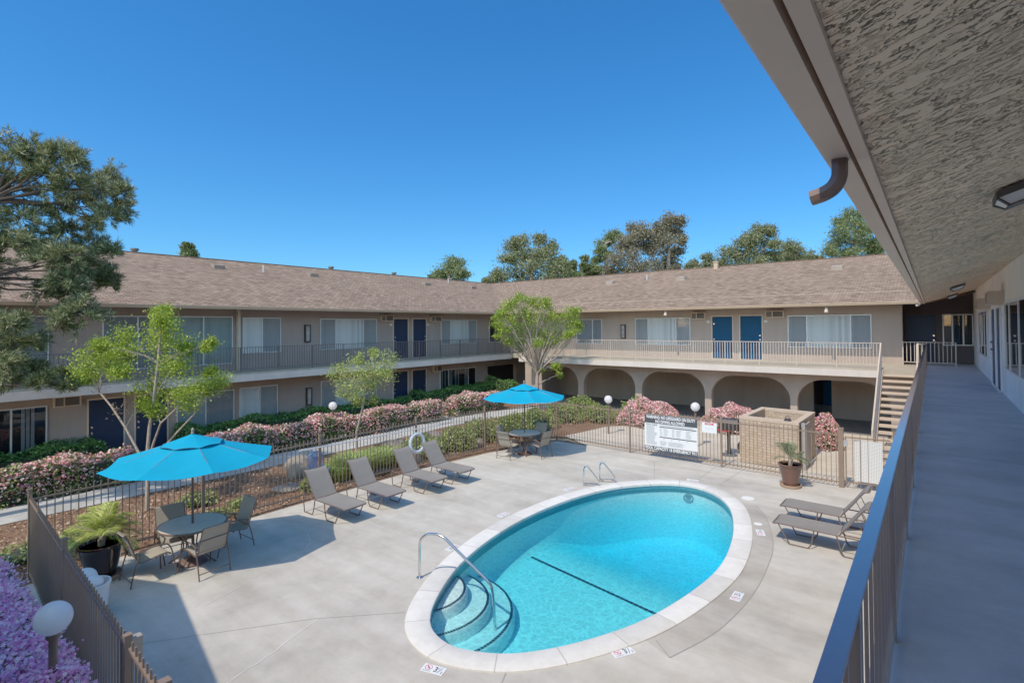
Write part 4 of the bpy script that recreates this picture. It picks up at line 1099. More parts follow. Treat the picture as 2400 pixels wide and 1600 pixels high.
for bx0, w_ in ((-7.0, .25), (-6.72, .6)):
    for i in range(4):
        z = .55 - i * .038; flat(m, fs_, bx0, bx0 + w_ * rr.uniform(.7, 1), z, z + .013, .006)
for bx0 in (-6.88, -6.62, -6.38, -6.12): flat(m, fs_, bx0, bx0 + .03, .62, .65, .006)
m.build('small_print', SIGNG, sg, recalc=False)
s2 = thing('warning_sign', 'small white notice with a red heading on the far fence beside the rules board', 'sign', (-5.41, 16.47, 1.0))
m = MB(); m.box((-5.64, 0, 1.01), (-5.19, -.01, 1.325), fs_); m.build('board', SIGNW, s2)
m = MB(); flat(m, fs_, -5.55, -5.28, 1.255, 1.31, .004); m.build('red_band', SIGNR, s2, recalc=False)
m = MB(); flat(m, fs_, -5.50, -5.33, 1.285, 1.292, .008); flat(m, fs_, -5.50, -5.33, 1.27, 1.276, .008); m.build('heading_lines', SIGNW, s2, recalc=False)
m = MB()
for x in (-5.52, -5.44, -5.34): flat(m, fs_, x, x + .035, 1.14, 1.152, .006)
m.build('small_print', SIGNG, s2, recalc=False)
# depth markers set flat in the deck
def marker(x, y, a, label, txt, full=True, s=1.):
    t = thing('depth_marker', label, 'depth marker', (x, y, 0), 0, 'depth marker tiles around the pool')
    ca, sa = math.cos(a), math.sin(a)
    fn = lambda u, d, v: (x + u * ca - v * sa, y + u * sa + v * ca, .006 + d)
    m = MB(); m.box((-.155 * s, -.004, -.075 * s), (.155 * s, 0, .075 * s), lambda u, d, v: fn(u, d, v)); m.build('tile', SIGNW, t)
    if full:
        m = MB(); k = 28
        for i in range(k):
            a0, a1 = 2 * PI * i / k, 2 * PI * (i + 1) / k
            m.quad(*[fn(-.075 + r_ * math.cos(q), .002, .015 + r_ * math.sin(q)) for r_, q in ((.042, a0), (.05, a0), (.05, a1), (.042, a1))])
        c45 = .7071 * .044
        for r_ in (1,): m.quad(fn(-.075 - c45 - .004, .0021, .015 + c45 - .004), fn(-.075 + c45 - .004, .0021, .015 - c45 - .004), fn(-.075 + c45 + .004, .0021, .015 - c45 + .004), fn(-.075 - c45 + .004, .0021, .015 + c45 + .004))
        m.build('ban_ring', SIGNR, t, recalc=False)
        m = MB(); q = lambda u, v: fn(-.075 + u, .0015, .015 + v)
        m.quad(q(-.018, .02), q(-.008, .026), q(.012, -.012), q(.004, -.018)); m.quad(q(.006, .012), q(.013, .016), q(-.006, -.02), q(-.014, -.016)); m.quad(q(-.004, .008), q(.02, .004), q(.02, -.002), q(-.004, .0))
        m.build('diver_figure', SIGNK, t, recalc=False)
        letter(t, fn, 'NO DIVING', -.075, -.052, .022, SIGNK, .002, 0., 1.)
    letter(t, fn, '3', .035, .0, .13, SIGNK, .002, .003, .8)
    letter(t, fn, '1', .070, .032, .06, SIGNK, .002, .001, .8); letter(t, fn, '2', .125, -.03, .06, SIGNK, .002, .001, .8)
    m = MB(); m.quad(fn(.068, .002, -.05), fn(.078, .002, -.05), fn(.115, .002, .055), fn(.105, .002, .055)); m.build('fraction_bar', SIGNK, t, recalc=False)
def marker5(x, y, a, label):
    t = thing('depth_marker', label, 'depth marker', (x, y, 0), 0, 'depth marker tiles around the pool')
    ca, sa = math.cos(a), math.sin(a); fn = lambda u, d, v: (x + u * ca - v * sa, y + u * sa + v * ca, .006 + d)
    m = MB(); m.box((-.155, -.004, -.075), (.155, 0, .075), fn); m.build('tile', SIGNW, t)
    letter(t, fn, '5', .03, 0, .13, SIGNK, .002, .003, .8); letter(t, fn, 'FT', .10, -.02, .06, SIGNK, .002, .001)
    m = MB(); k = 24
    for i in range(k):
        a0, a1 = 2 * PI * i / k, 2 * PI * (i + 1) / k
        m.quad(*[fn(-.075 + r_ * math.cos(q), .002, .01 + r_ * math.sin(q)) for r_, q in ((.036, a0), (.05, a0), (.05, a1), (.036, a1))])
    m.build('ban_ring', SIGNR, t, recalc=False)
marker(-5.02, 4.64, math.atan2(.09, .30), 'white depth tile reading 3 1/2 NO DIVING at the near pool tip', '')
marker(-3.285, 6.43, math.atan2(.25, .14), 'white depth tile reading 3 1/2 NO DIVING along the near right pool edge', '')
marker(-2.51, 8.86, 1.6, 'white depth tile reading 3 1/2 on the ring band right of the pool', '')
marker5(-2.87, 11.85, 1.95, 'white depth tile on the ring band beside the two right loungers')
marker5(-5.30, 14.68, -3.0, 'white depth tile on the deck behind the far tip of the pool')
marker5(-7.62, 11.95, -1.9, 'white depth tile on the left deck beside the pool ladder')
marker5(-7.80, 9.40, -1.6, 'white depth tile on the left deck facing the last loungers')
marker(-7.45, 7.40, -1.4, 'white depth tile on the left deck behind the bent handrail', '')
for x, y, r_, lb in ((-3.67, 14.0, .15, 'larger round white skimmer lid in the deck right of the far pool tip'), (-3.03, 12.33, .085, 'smaller round pale cover in the deck by the two right loungers')):
    m = MB(); m.lathe([(r_, .0), (r_, .006), (r_ * .82, .009), (.001, .009)], (x, y, .0), 24); tag(m.build('skimmer_lid', WHITE, smooth=True), lb, 'skimmer lid')
for i, (tpos, lb) in enumerate(((PI_[int(n * .42)], ''),)): pass

# ------------------------------------------------------------------ furniture
def make_lounger():
    t = thing('sun_lounger', '', 'sun lounger', (0, 0, 0), 0, 'grey sling sun loungers on the deck')
    W = .30; Z = .37
    m = MB()
    for y in (-W, W):
        m.tube([(-.46, y, Z), (1.05, y, Z), (1.12, y, Z - .012), (1.15, y * .9, Z - .02)], .014, 8)
    m.tube([(1.15, -W * .9, Z - .02), (1.15, W * .9, Z - .02)], .014, 8); m.tube([(-.46, -W, Z), (-.46, W, Z)], .013, 8)
    m.tube([(0, -W, Z), (0, W, Z)], .013, 8)
    m.build('seat_frame', FRAMEB, t, True)
    for y in (-W, W):
        for x0, x1, x2, x3 in ((.42, .52, .84, 1.04), (-.46, -.40, -.08, .04)):
            m = MB(); q = y * 1.03
            m.tube(catmull([(x0, q, Z - .01), (x0 + .04, q, .12), (x1, q, .016), (x1 + .06, q, .014), (x2 - .04, q, .014), (x2, q, .016), (x2 + .05, q, .10), (x3, q, Z - .01)], 3, False), .013, 8); m.build('sled_leg', FRAMEB, t, True)
    m = MB()
    for y in (-W * .94, W * .94):
        m.tube(catmull([(0, y, Z + .01), (-.2, y, Z + .27), (-.36, y, Z + .50), (-.42, y, Z + .565), (-.47, y, Z + .575)], 4, False), .013, 8)
        m.tube([(-.27, y, Z + .36), (-.44, y * .9, Z)], .009, 6)
    m.tube([(-.47, -W * .94, Z + .575), (-.47, W * .94, Z + .575)], .013, 8); m.tube([(-.27, -W * .94, Z + .36), (-.27, W * .94, Z + .36)], .008, 6)
    m.build('back_frame', FRAMEB, t, True)
    def sheet(prof, w_, nm):
        m = MB(); k = len(prof)
        for z_ in (0,):
            vs = []
            for x, z in prof:
                for y in np.linspace(-w_, w_, 7): vs.append((x, y, z - .012 * (1 - (y / w_) ** 2)))
            fs = [(i * 7 + j, i * 7 + j + 1, (i + 1) * 7 + j + 1, (i + 1) * 7 + j) for i in range(k - 1) for j in range(6)]
            m.add(vs, fs)
        return m.build(nm, SLING, t, True, recalc=False)
    sheet([(.02, Z + .014), (.3, Z + .012), (.6, Z + .012), (.9, Z + .012), (1.06, Z + .010), (1.13, Z - .005), (1.155, Z - .03)], W * .97, 'seat_sling')
    sheet([(.0, Z + .028), (-.1, Z + .155), (-.2, Z + .285), (-.3, Z + .43), (-.36, Z + .515), (-.42, Z + .58), (-.47, Z + .592), (-.50, Z + .565)], W * .95, 'back_sling')
    return t
L0 = make_lounger(); L0['label'] = 'grey sling lounger nearest the large umbrella, first of the row by the left fence'
L0.location = (-11.25, 7.02, 0); L0.rotation_euler = (0, 0, .01)
for x, y, a, lb in ((-11.24, 8.18, .0, 'second grey sling lounger of the row along the left fence'), (-11.25, 9.62, -.01, 'third grey sling lounger of the row just in front of the ring buoy'),
                    (-11.25, 10.66, .0, 'farthest grey sling lounger of the row right of the ring buoy'), (-1.53, 13.02, PI - .02, 'farther of the two grey loungers on the right deck near the potted palm'),
                    (-1.42, 11.85, PI - .02, 'nearer of the two grey loungers on the right deck below the railing')):
    dup(L0, (x, y, 0), a, lb)

def make_chair():
    t = thing('patio_chair', '', 'chair', (0, 0, 0), 0, 'sling dining chairs around the umbrella tables')
    W = .27
    for x in (-W, W):
        m = MB()
        m.tube(catmull([(x * 1.0, -.34, .0), (x, -.29, .25), (x, -.22, .50), (x, -.20, .57)], 3, False), .012, 8); m.build('rear_leg', FRAMEB, t, True)
        m = MB(); m.tube(catmull([(x, -.24, .545), (x * 1.05, -.05, .60), (x * 1.06, .12, .60), (x * 1.05, .22, .565), (x, .29, .40), (x, .36, .0)], 4, False), .012, 8); m.build('arm_leg', FRAMEB, t, True)
    m = MB()
    for x in (-W * .9, W * .9):
        m.tube(catmull([(x, .27, .385), (x, .20, .425), (x, .0, .40), (x, -.17, .375), (x, -.23, .42), (x, -.30, .62), (x, -.39, .86), (x, -.42, .90)], 4, False), .011, 8)
    m.tube([(-W * .9, -.42, .90), (W * .9, -.42, .90)], .011, 8); m.tube([(-W, .05, .385), (W, .05, .385)], .010, 6); m.tube([(-W, -.335, .11), (W, -.335, .11)], .009, 6)
    m.tube([(-W * .9, -.31, .66), (W * .9, -.31, .66)], .009, 6)
    m.tube([(-W, -.22, .45), (W, -.22, .45)], .009, 6)
    m.build('seat_frame', FRAMEB, t, True)
    prof = catmull([(.275, .375), (.25, .41), (.19, .435), (.0, .41), (-.15, .385), (-.215, .42), (-.285, .62), (-.375, .86), (-.41, .91), (-.44, .895)], 3, False)
    m = MB(); k = len(prof); vs = []
    for y, z in prof:
        for x in np.linspace(-W * .87, W * .87, 6): vs.append((x, y, z))
    m.add(vs, [(i * 6 + j, i * 6 + j + 1, (i + 1) * 6 + j + 1, (i + 1) * 6 + j) for i in range(k - 1) for j in range(5)])
    m.build('sling', SLINGT, t, True, recalc=False)
    return t
C0 = make_chair(); T1 = (-10.84, 4.0); T2 = (-10.88, 14.28)
C0['label'] = 'sling chair side-on at the near umbrella table beside the big black pot'; C0.location = (-10.82, 3.28, 0); C0.rotation_euler = (0, 0, .02)
for x, y, a, lb in ((-10.28, 4.0, PI / 2 + .1, 'tan sling chair seen from behind at the near umbrella table, closest to the pool'), (-10.94, 4.72, PI + .03, 'dark shaded sling chair at the near umbrella table, nearest the loungers'),
                    (-11.34, 3.86, -PI / 2 - .15, 'sling chair behind the near umbrella table against the fence'), (-11.02, 13.62, .06, 'sling chair seen from behind at the far umbrella table, on its left'),
                    (-10.28, 14.3, PI / 2 - .1, 'sling chair at the far umbrella table on the side facing the pool'), (-11.42, 14.1, -PI / 2 + .2, 'sling chair at the far umbrella table on the side of the left fence'),
                    (-10.88, 14.92, PI, 'dark shaded sling chair behind the far umbrella table')):
    dup(C0, (x, y, 0), a, lb)

def make_table():
    t = thing('patio_table', '', 'table', (0, 0, 0), 0, 'round umbrella tables')
    m = MB(); m.lathe([(.001, .705), (.55, .705), (.55, .725), (.001, .725)], (0, 0, 0), 40); m.build('tabletop', TABLEG, t, True)
    m = MB(); pts = [(.56 * math.cos(a), .56 * math.sin(a), .712) for a in np.linspace(0, 2 * PI, 44, endpoint=False)]; m.tube(pts, .018, 8, True); m.build('rim', FRAMEB, t, True)
    for i in range(4):
        a = PI / 4 + i * PI / 2; m = MB(); c, s = math.cos(a), math.sin(a)
        m.tube(catmull([(.46 * c, .46 * s, .69), (.30 * c, .30 * s, .56), (.16 * c, .16 * s, .36), (.22 * c, .22 * s, .16), (.42 * c, .42 * s, .0)], 4, False), .014, 8); m.build('leg', FRAMEB, t, True)
    return t
tb = make_table(); tb['label'] = 'round glass-topped table under the large near umbrella'; tb.location = (*T1, 0)
dup(tb, (*T2, 0), 0, 'round glass-topped table under the far umbrella')

def make_umbrella():
    t = thing('umbrella', '', 'umbrella', (0, 0, 0), 0, 'turquoise market umbrellas')
    MB().lathe([(.001, 0), (.25, 0), (.25, .03), (.20, .07), (.06, .09), (.04, .10), (.04, .28), (.026, .30)], (0, 0, 0), 28).build('base', LIP, t, True)
    MB().tube([(0, 0, .1), (0, 0, 2.40)], .021, 12).build('pole', FRAMEB, t, True)
    N = 8; Rr = 1.42; zr = 1.93; za = 2.36
    def pt(i, f, dz=0.):   # f: 0 apex .. 1 rim
        a = 2 * PI * (i + .5) / N + .15; sag = -.05 * math.sin(PI * f)
        return (Rr * f * math.cos(a), Rr * f * math.sin(a), za + (zr - za) * f + sag * .4 + dz)
    m = MB()
    for i in range(N):
        rows = []; fs_l = np.linspace(.10, 1, 8)
        for f in fs_l:
            a, b = np.array(pt(i, f)), np.array(pt(i + 1, f))
            row = []
            for s in np.linspace(0, 1, 6):
                p = a + (b - a) * s; p[2] -= .05 * f * math.sin(PI * s); row.append(tuple(p))
            rows.append(row)
        vs = [p for r_ in rows for p in r_]; m.add(vs, [(u * 6 + v, u * 6 + v + 1, (u + 1) * 6 + v + 1, (u + 1) * 6 + v) for u in range(7) for v in range(5)])
    m.build('canopy', CANVAS, t, True, recalc=False)
    m = MB()   # wind vent cap
    for i in range(N):
        rows = []
        for f in (.0, .12, .24, .36):
            a, b = np.array(pt(i, f, .024 - .025 * f)), np.array(pt(i + 1, f, .024 - .025 * f)); row = []
            for s in np.linspace(0, 1, 4):
                p = a + (b - a) * s; p[2] += (.02 if f > .3 else 0) * math.sin(PI * s); row.append(tuple(p))
            rows.append(row)
        vs = [p for r_ in rows for p in r_]; m.add(vs, [(u * 4 + v, u * 4 + v + 1, (u + 1) * 4 + v + 1, (u + 1) * 4 + v) for u in range(3) for v in range(3)])
    m.build('vent_cap', CANVAS, t, True, recalc=False)
    m = MB()
    for i in range(N):
        a, b = pt(i, .365, .02), pt(i + 1, .365, .02); pts = []
        for s in np.linspace(0, 1, 5): pts.append((a[0] + (b[0] - a[0]) * s, a[1] + (b[1] - a[1]) * s, a[2] + .02 * math.sin(PI * s) - .006))
        m.tube(pts, .006, 5)
    m.build('vent_piping', simple('piping_dark', A(.0, .07, .12), .7), t)
    m = MB(); m.lathe([(.001, .0), (.03, .0), (.022, .05), (.03, .07), (.001, .11)], (0, 0, za + .03), 12); m.build('finial', BARK, t, True)
    for i in range(N):
        m = MB(); m.tube([(0, 0, za - .03), tuple(np.array(pt(i, 1., -.02)))], .008, 6); m.tube([(0, 0, 1.75), tuple(np.array(pt(i, .5, -.02)))], .007, 6); m.build('rib', FRAMEB, t)
    return t
um = make_umbrella(); um['label'] = 'large turquoise umbrella over the near table at the left'; um.location = (*T1, 0); um.rotation_euler = (0, 0, .1)
dup(um, (*T2, 0), .35, 'turquoise umbrella over the far table in front of the spring green tree')

# ------------------------------------------------------------------ plants
def palm(par, c, h, spread, nf, mat, trunk=.25, seed=1, lw_=.0055):
    rr = random.Random(seed); Q = []; m = MB()
    m.tube([(c[0], c[1], c[2]), (c[0] + .02, c[1], c[2] + trunk * .6), (c[0], c[1] + .02, c[2] + trunk)], [.05, .06, .04], 8)
    V = []; top = Vector((c[0], c[1], c[2] + trunk))
    for i in range(nf):
        az = 2 * PI * (i / nf) * 2.618 + rr.uniform(-.3, .3); el = rr.uniform(.25, 1.35); Lf = spread * rr.uniform(.75, 1.1)
        dirh = Vector((math.cos(az), math.sin(az), 0)); pts = []
        for k in range(9):
            s = k / 8; drop = (s ** 2) * Lf * (.75 - .35 * el)
            pts.append(top + dirh * (Lf * s * math.cos(el) * .95 + .02) + Vector((0, 0, Lf * s * math.sin(el) * (h / spread) * .8 - drop)))
        m.tube(pts, [.009 - .0008 * k for k in range(9)], 5)
        side = dirh.cross(Vector((0, 0, 1)))
        for k in range(1, 44):
            s = .12 + .88 * k / 44; x = s * 8; i0 = min(7, int(x)); p = pts[i0].lerp(pts[i0 + 1], x - i0); t_ = (pts[i0 + 1] - pts[i0]).normalized()
            for sg_ in (-1, 1):
                ll = Lf * .42 * math.sin(PI * (.12 + .86 * s)) * rr.uniform(.8, 1.1)
                d = (side * sg_ * .7 + t_ * .85 + Vector((0, 0, rr.uniform(-.25, .2)))).normalized(); tip = p + d * ll + Vector((0, 0, -.22 * ll)); mid = p + d * ll * .5
                wv = t_.cross(d).cross(d).normalized() * lw_
                V += [p, mid + wv, tip, mid - wv]
    V = np.array([tuple(v) for v in V]); F = np.arange(len(V)).reshape(-1, 4)
    m.build('stem', BARK, par, True); npmesh('fronds', V, F, mat, par)

def pot(label, c, r, h, mat, saucer=True, seed=1, pm=PALML, ph=.6, sp=.62, nf=16, rim=1.0):
    t = thing('potted_palm', label, 'potted plant', (c[0], c[1], 0))
    z0 = .07 if saucer else 0.
    MB().lathe([(r * .62, z0), (r * .75, z0 + h * .35), (r * .9, z0 + h * .75), (r * .97, z0 + h * .9), (r * 1.03, z0 + h * .94), (r * 1.03, z0 + h), (r * .93, z0 + h), (r * .88, z0 + h - .05)], (c[0], c[1], 0), 32).build('pot', mat, t, True)
    MB().lathe([(.001, z0 + h - .05), (r * .9, z0 + h - .05)], (c[0], c[1], 0), 24).build('soil', SOIL, t)
    if saucer: MB().lathe([(r * .8, 0), (r * .88, .02), (r * .9, .075), (r * .84, .075), (r * .8, .03), (.001, .03)], (c[0], c[1], 0), 32).build('saucer', SAUCER, t, True)
    palm(t, (c[0], c[1], z0 + h - .05), ph, sp, nf, pm, .18, seed)
pot('young palm in a matte brown pot on a clay saucer near the right loungers', (-3.03, 15.68), .29, .54, TERRA, True, 3, PALMD, .9, .60, 12)
pot('bushy lime green palm in a big glossy black pot in the near left corner', (-11.42, 2.76), .34, .55, GLAZE, True, 5, PALML, .95, .72, 30)
pot('dark palm in a pot behind the far umbrella table', (-11.3, 15.9), .25, .5, TERRA, False, 8, PALMD, .55, .55, 16)

def hedge(nm, label, x0, x1, y0, y1, h, leaf, dens, size, bloom=None, bdens=0, bsize=.05, cat_='hedge', slope=.03, top_only=.35, group=None, clump=0, amp=.12):
    t = thing(nm, label, cat_, ((x0 + x1) / 2, (y0 + y1) / 2, 0), 0, group)
    W_, L_ = x1 - x0, y1 - y0
    def surf(N, inset=0., tops=None):
        at, asd = W_ * L_, 2 * h * (W_ + L_)
        k = rng.random(N); top = k < at / (at + asd) if tops is None else rng.random(N) < tops
        P = np.empty((N, 3)); u = rng.random(N); v = rng.random(N)
        P[top] = np.c_[x0 + W_ * u[top], y0 + L_ * v[top], np.full(top.sum(), h)]
        s = ~top; e = rng.random(N); per = 2 * (W_ + L_); e = e * per
        X = np.where(e < L_, x1, np.where(e < 2 * L_, x0, x0 + (e - 2 * L_) % W_)); Y = np.where(e < L_, y0 + e, np.where(e < 2 * L_, y0 + e - L_, np.where(e < 2 * L_ + W_, y0, y1)))
        P[s] = np.c_[X[s], Y[s], h * v[s] ** .8]
        # rounded shoulders and lumpy outline
        cxy = np.c_[np.clip(P[:, 0], x0 + .3 * W_, x1 - .3 * W_), np.clip(P[:, 1], y0 + min(.4, .3 * L_), y1 - min(.4, .3 * L_))]
        d = P[:, :2] - cxy; q = np.clip((P[:, 2] / h), 0, 1)
        shr = 1 - .35 * np.clip((q - .6) / .4, 0, 1) ** 2; P[:, :2] = cxy + d * shr[:, None]
        lump = amp * (np.sin(P[:, 1] * 2.3 + P[:, 0]) + np.sin(P[:, 1] * 5.1 + 1.3) * .6 + np.sin(P[:, 0] * 4.7 + P[:, 1] * 1.7) * .6)
        P[:, 2] += lump * q * .6; P[:, 0] += lump * .5 * np.sign(d[:, 0])
        P += rng.normal(size=(N, 3)) * .035; P[:, 2] = np.maximum(P[:, 2] - inset, .02)
        return P
    area = W_ * L_ + 2 * h * (W_ + L_)
    P = surf(int(area * dens)); V, F = leaves(P, size, .55, .25)
    vs, fs = [], []
    m = MB(); e = .10; m.box((x0 + e, y0 + e, 0), (x1 - e, y1 - e, h - .14)); m.build('shade_core', CORE, t)
    npmesh('foliage', V, F, leaf, t)
    if bloom:
        P = surf(int(area * bdens), tops=top_only)
        if clump:
            P = (P[:, None, :] + rng.normal(size=(len(P), clump, 3)) * bsize * .55 + np.array([0, 0, .02])).reshape(-1, 3); P = P + rng.normal(size=P.shape) * .004
        P[:, 2] += .015
        if not clump:
            keep = (P[:, 2] > h * .45) | (rng.random(len(P)) < .45); P = P[keep]
            pat = np.sin(P[:, 0] * 3.1 + P[:, 1] * 1.9) + np.sin(P[:, 1] * 4.3); P = P[(pat > -1.1) | (rng.random(len(P)) < .4)]
        V, F = leaves(P, bsize * (.55 if clump else 1), .8, .5); npmesh('blossoms', V, F, bloom, t)
    return t
hedge('clipped_hedge', 'clipped dark green hedge against the left wing at the left edge', -21.3, -20.0, -1.5, 5.0, .80, HEDGE, 420, .085, group='green hedges')
hedge('clipped_hedge', 'long clipped dark green hedge along the middle of the left wing', -21.3, -19.9, 7.2, 17.3, .82, HEDGE, 420, .085, group='green hedges')
hedge('clipped_hedge', 'taller green hedge in front of the sliding window near the far left corner', -21.3, -19.9, 18.0, 23.6, .92, HEDGE, 420, .085, group='green hedges')
hedge('clipped_hedge', 'dark green shrubs before the corner archway at the far left', -20.6, -18.2, 23.2, 24.2, 1.15, HEDGE, 420, .085, group='green hedges', amp=.2)
hedge('flowering_hedge', 'pink flowering hedge beside the path at the left edge', -18.8, -17.82, -1.2, 5.3, .80, INDIA, 420, .09, PINK, 440, .072, group='pink flowering hedges')
hedge('flowering_hedge', 'long pink flowering hedge with the globe lamp standing in it', -18.8, -17.82, 7.1, 17.2, .82, INDIA, 420, .09, PINK, 500, .072, group='pink flowering hedges')
hedge('flowering_hedge', 'shorter pink flowering hedge behind the far umbrella', -18.8, -17.8, 18.1, 21.6, .84, INDIA, 420, .09, PINK, 500, .072, group='pink flowering hedges')
hedge('flower_bed', 'bank of lilac purple blossoms in shade at the lower left corner', -11.6, -6.2, .25, 1.52, .78, INDIA, 500, .07, LILAC, 100, .085, 'flower bed', clump=24, top_only=.6, amp=.10)

def mound(nm, label, c, rx, ry, h, leaf, nleaf, size, bloom=None, nb=0, bsize=.06, group=None, up=.2, cat_='shrub', aspect=.5):
    t = thing(nm, label, cat_, (c[0], c[1], 0), 0, group)
    def pts(N, lo=.72):
        D = rng.normal(size=(N, 3)); D[:, 2] = np.abs(D[:, 2]); D /= np.linalg.norm(D, axis=1)[:, None]
        r_ = lo + (1 - lo) * rng.random(N) ** .6
        lump = 1 + .13 * np.sin(D[:, 0] * 5 + c[0] * 3) * np.sin(D[:, 1] * 5 + c[1]) + .08 * np.sin(D[:, 2] * 9 + D[:, 0] * 7)
        r_ = r_ * lump; sq = np.abs(D[:, 2]) ** .7
        return np.c_[c[0] + rx * D[:, 0] * r_, c[1] + ry * D[:, 1] * r_, .03 + h * sq * r_]
    vs, fs = rough_ball((c[0], c[1], h * .33), rx * .70, ry * .70, h * .46, 12, .12, int(c[0] * 10)); m = MB(); m.add(vs, fs); m.build('shade_core', CORE, t)
    V, F = leaves(pts(nleaf), size, aspect, up); npmesh('foliage', V, F, leaf, t)
    if bloom: V, F = leaves(pts(nb, .93), bsize, .8, .5); npmesh('blossoms', V, F, bloom, t)
    return t
mound('flowering_bush', 'wide rounded pink flowering bush behind the far fence left of the rules sign', (-9.75, 21.7), 1.3, 1.1, 1.02, INDIA, 5200, .08, PINK, 7500, .062, 'rounded flowering bushes')
mound('flowering_bush', 'rounded pink flowering bush beside the brick enclosure, behind the grill', (-6.35, 22.4), 1.12, .95, .98, INDIA, 4200, .08, PINK, 5200, .062, 'rounded flowering bushes')
mound('flowering_bush', 'tall narrow pink flowering bush right of the brick enclosure', (-2.95, 21.2), .48, .55, 1.10, INDIA, 2200, .08, PINK, 2600, .062, 'rounded flowering bushes')
k = 0
nth = ['first', 'second', 'third', 'fourth', 'fifth', 'sixth', 'seventh']
for i, (x, y, rx, ry, h) in enumerate(((-13.55, 12.1, .65, .75, .62), (-13.3, 13.5, .7, .8, .72), (-13.45, 15.0, .8, .85, .78), (-13.2, 16.6, .8, .85, .75), (-13.3, 18.3, .85, .9, .75))):
    mound('leafy_shrub', nth[i] + ' light green shrub behind the left fence counting from the ring buoy', (x, y), rx, ry, h, SHRUBL, 2600, .085, group='light green shrubs behind the fence', up=.1)
for i, (x, y, rx, ry, h) in enumerate(((-13.2, 20.2, .95, .8, .75), (-11.9, 21.2, .85, .75, .72), (-10.9, 22.9, .7, .8, .85), (-13.5, 22.3, .8, .8, .85))):
    mound('leafy_shrub', ['light green shrub beside the spring green tree trunk beyond the fence corner', 'light green shrub between the fence corner and the wide pink bush', 'light green shrub against the second arcade pier', 'light green shrub at the foot of the arcade behind the tree'][i], (x, y), rx, ry, h, SHRUBL, 2400, .085, group='light green shrubs behind the fence', up=.1)
for x, y, r_, h, lb in ((-13.0, 7.7, .36, .34, 'small variegated shrub in the bed behind the first lounger'), (-13.3, 8.05, .3, .25, 'low pale ground shrub next to the variegated one in the bed'), (-12.95, 5.3, .4, .12, 'low yellow green ground cover behind the near umbrella table'),
                        (-13.3, 6.0, .3, .14, 'low yellow green plant left of the mulch strip behind the dark chair'), (-12.9, 2.9, .55, .5, 'dark green plant behind the big black pot'), (-13.6, 2.2, .6, .25, 'grey green ground shrub outside the fence corner at the left edge'),
                        (-14.3, 5.4, .5, .25, 'dark low shrub beside the trunk of the near young tree'), (-14.9, 11.6, .5, .22, 'small shrub among the flat stones left of the ring buoy')):
    mound('ground_shrub', lb, (x, y), r_, r_, h, SHRUBL if h < .4 else HEDGE, 420, .07, up=.3, group='small ground shrubs')
# ornamental grass tufts
def tuft(label, c, r, h, N):
    t = thing('grass_tuft', label, 'ornamental grass', (c[0], c[1], 0), 0, 'ornamental grass tufts')
    a = rng.uniform(0, 2 * PI, N); q = r * .55 * np.sqrt(rng.random(N)); B = np.c_[c[0] + q * np.cos(a), c[1] + q * np.sin(a), np.zeros(N)]
    a2 = a + rng.normal(size=N) * .8; lean = rng.uniform(.2, .9, N) * r; hh = h * rng.uniform(.6, 1.05, N)
    T = B + np.c_[lean * np.cos(a2), lean * np.sin(a2), hh]; Md = B * .45 + T * .55 + np.c_[np.zeros(N), np.zeros(N), hh * .18]; Tt = T - np.c_[np.zeros(N), np.zeros(N), hh * .15]
    sd = np.c_[-np.sin(a2), np.cos(a2), np.zeros(N)] * .011
    V = np.stack([B - sd, B + sd, Md + sd, Md - sd, Md - sd, Md + sd, Tt + sd * .2, Tt - sd * .2], 1).reshape(-1, 3)
    npmesh('blades', V, np.arange(len(V)).reshape(-1, 4), GRASST, t)
tuft('big light green grass tuft behind the second lounger', (-13.45, 9.45), .75, .62, 2600)
tuft('grey green grass tuft behind the first lounger by the blue chair', (-13.35, 8.75), .5, .5, 1300)
tuft('bright grass tuft behind the third lounger near the small tree', (-13.4, 10.35), .7, .6, 2200)
# fallen leaves and wood chips on the beds
N = 9000; P = np.c_[rng.uniform(-16.2, -12.4, N), rng.uniform(-1, 22, N), rng.uniform(.0, .03, N)]
V, F = leaves(P, .09, .35, 1.5); lt = npmesh('wood_chips', V, F, LITTER); lt['kind'] = 'stuff'
for i, (x, y, rx, ry, rz, lb) in enumerate(((-14.75, 8.35, .55, .42, .40, 'large grey brown boulder behind the first lounger'), (-14.95, 12.15, .55, .5, .25, 'flat pale stone block left of the ring buoy'), (-13.1, 11.2, .35, .3, .3, 'brown stone just behind the ring buoy'),
                                           (-14.9, 13.75, .5, .45, .28, 'pinkish boulder among the light green shrubs'), (-13.1, 9.9, .3, .5, .1, 'low flat stone under the bright grass tuft'), (-12.95, 14.1, .25, .35, .22, 'tan stone beside the left fence near the far umbrella'), (-13.7, 7.4, .42, .35, .07, 'flat sandstone slab in the bed by the blue chair'))):
    vs, fs = rough_ball((x, y, rz * .35), rx, ry, rz, 14, .14, i + 3); m = MB(); m.add(vs, fs); tag(m.build('boulder', STONE, smooth=True), lb, 'stone', 'stones in the planting bed')

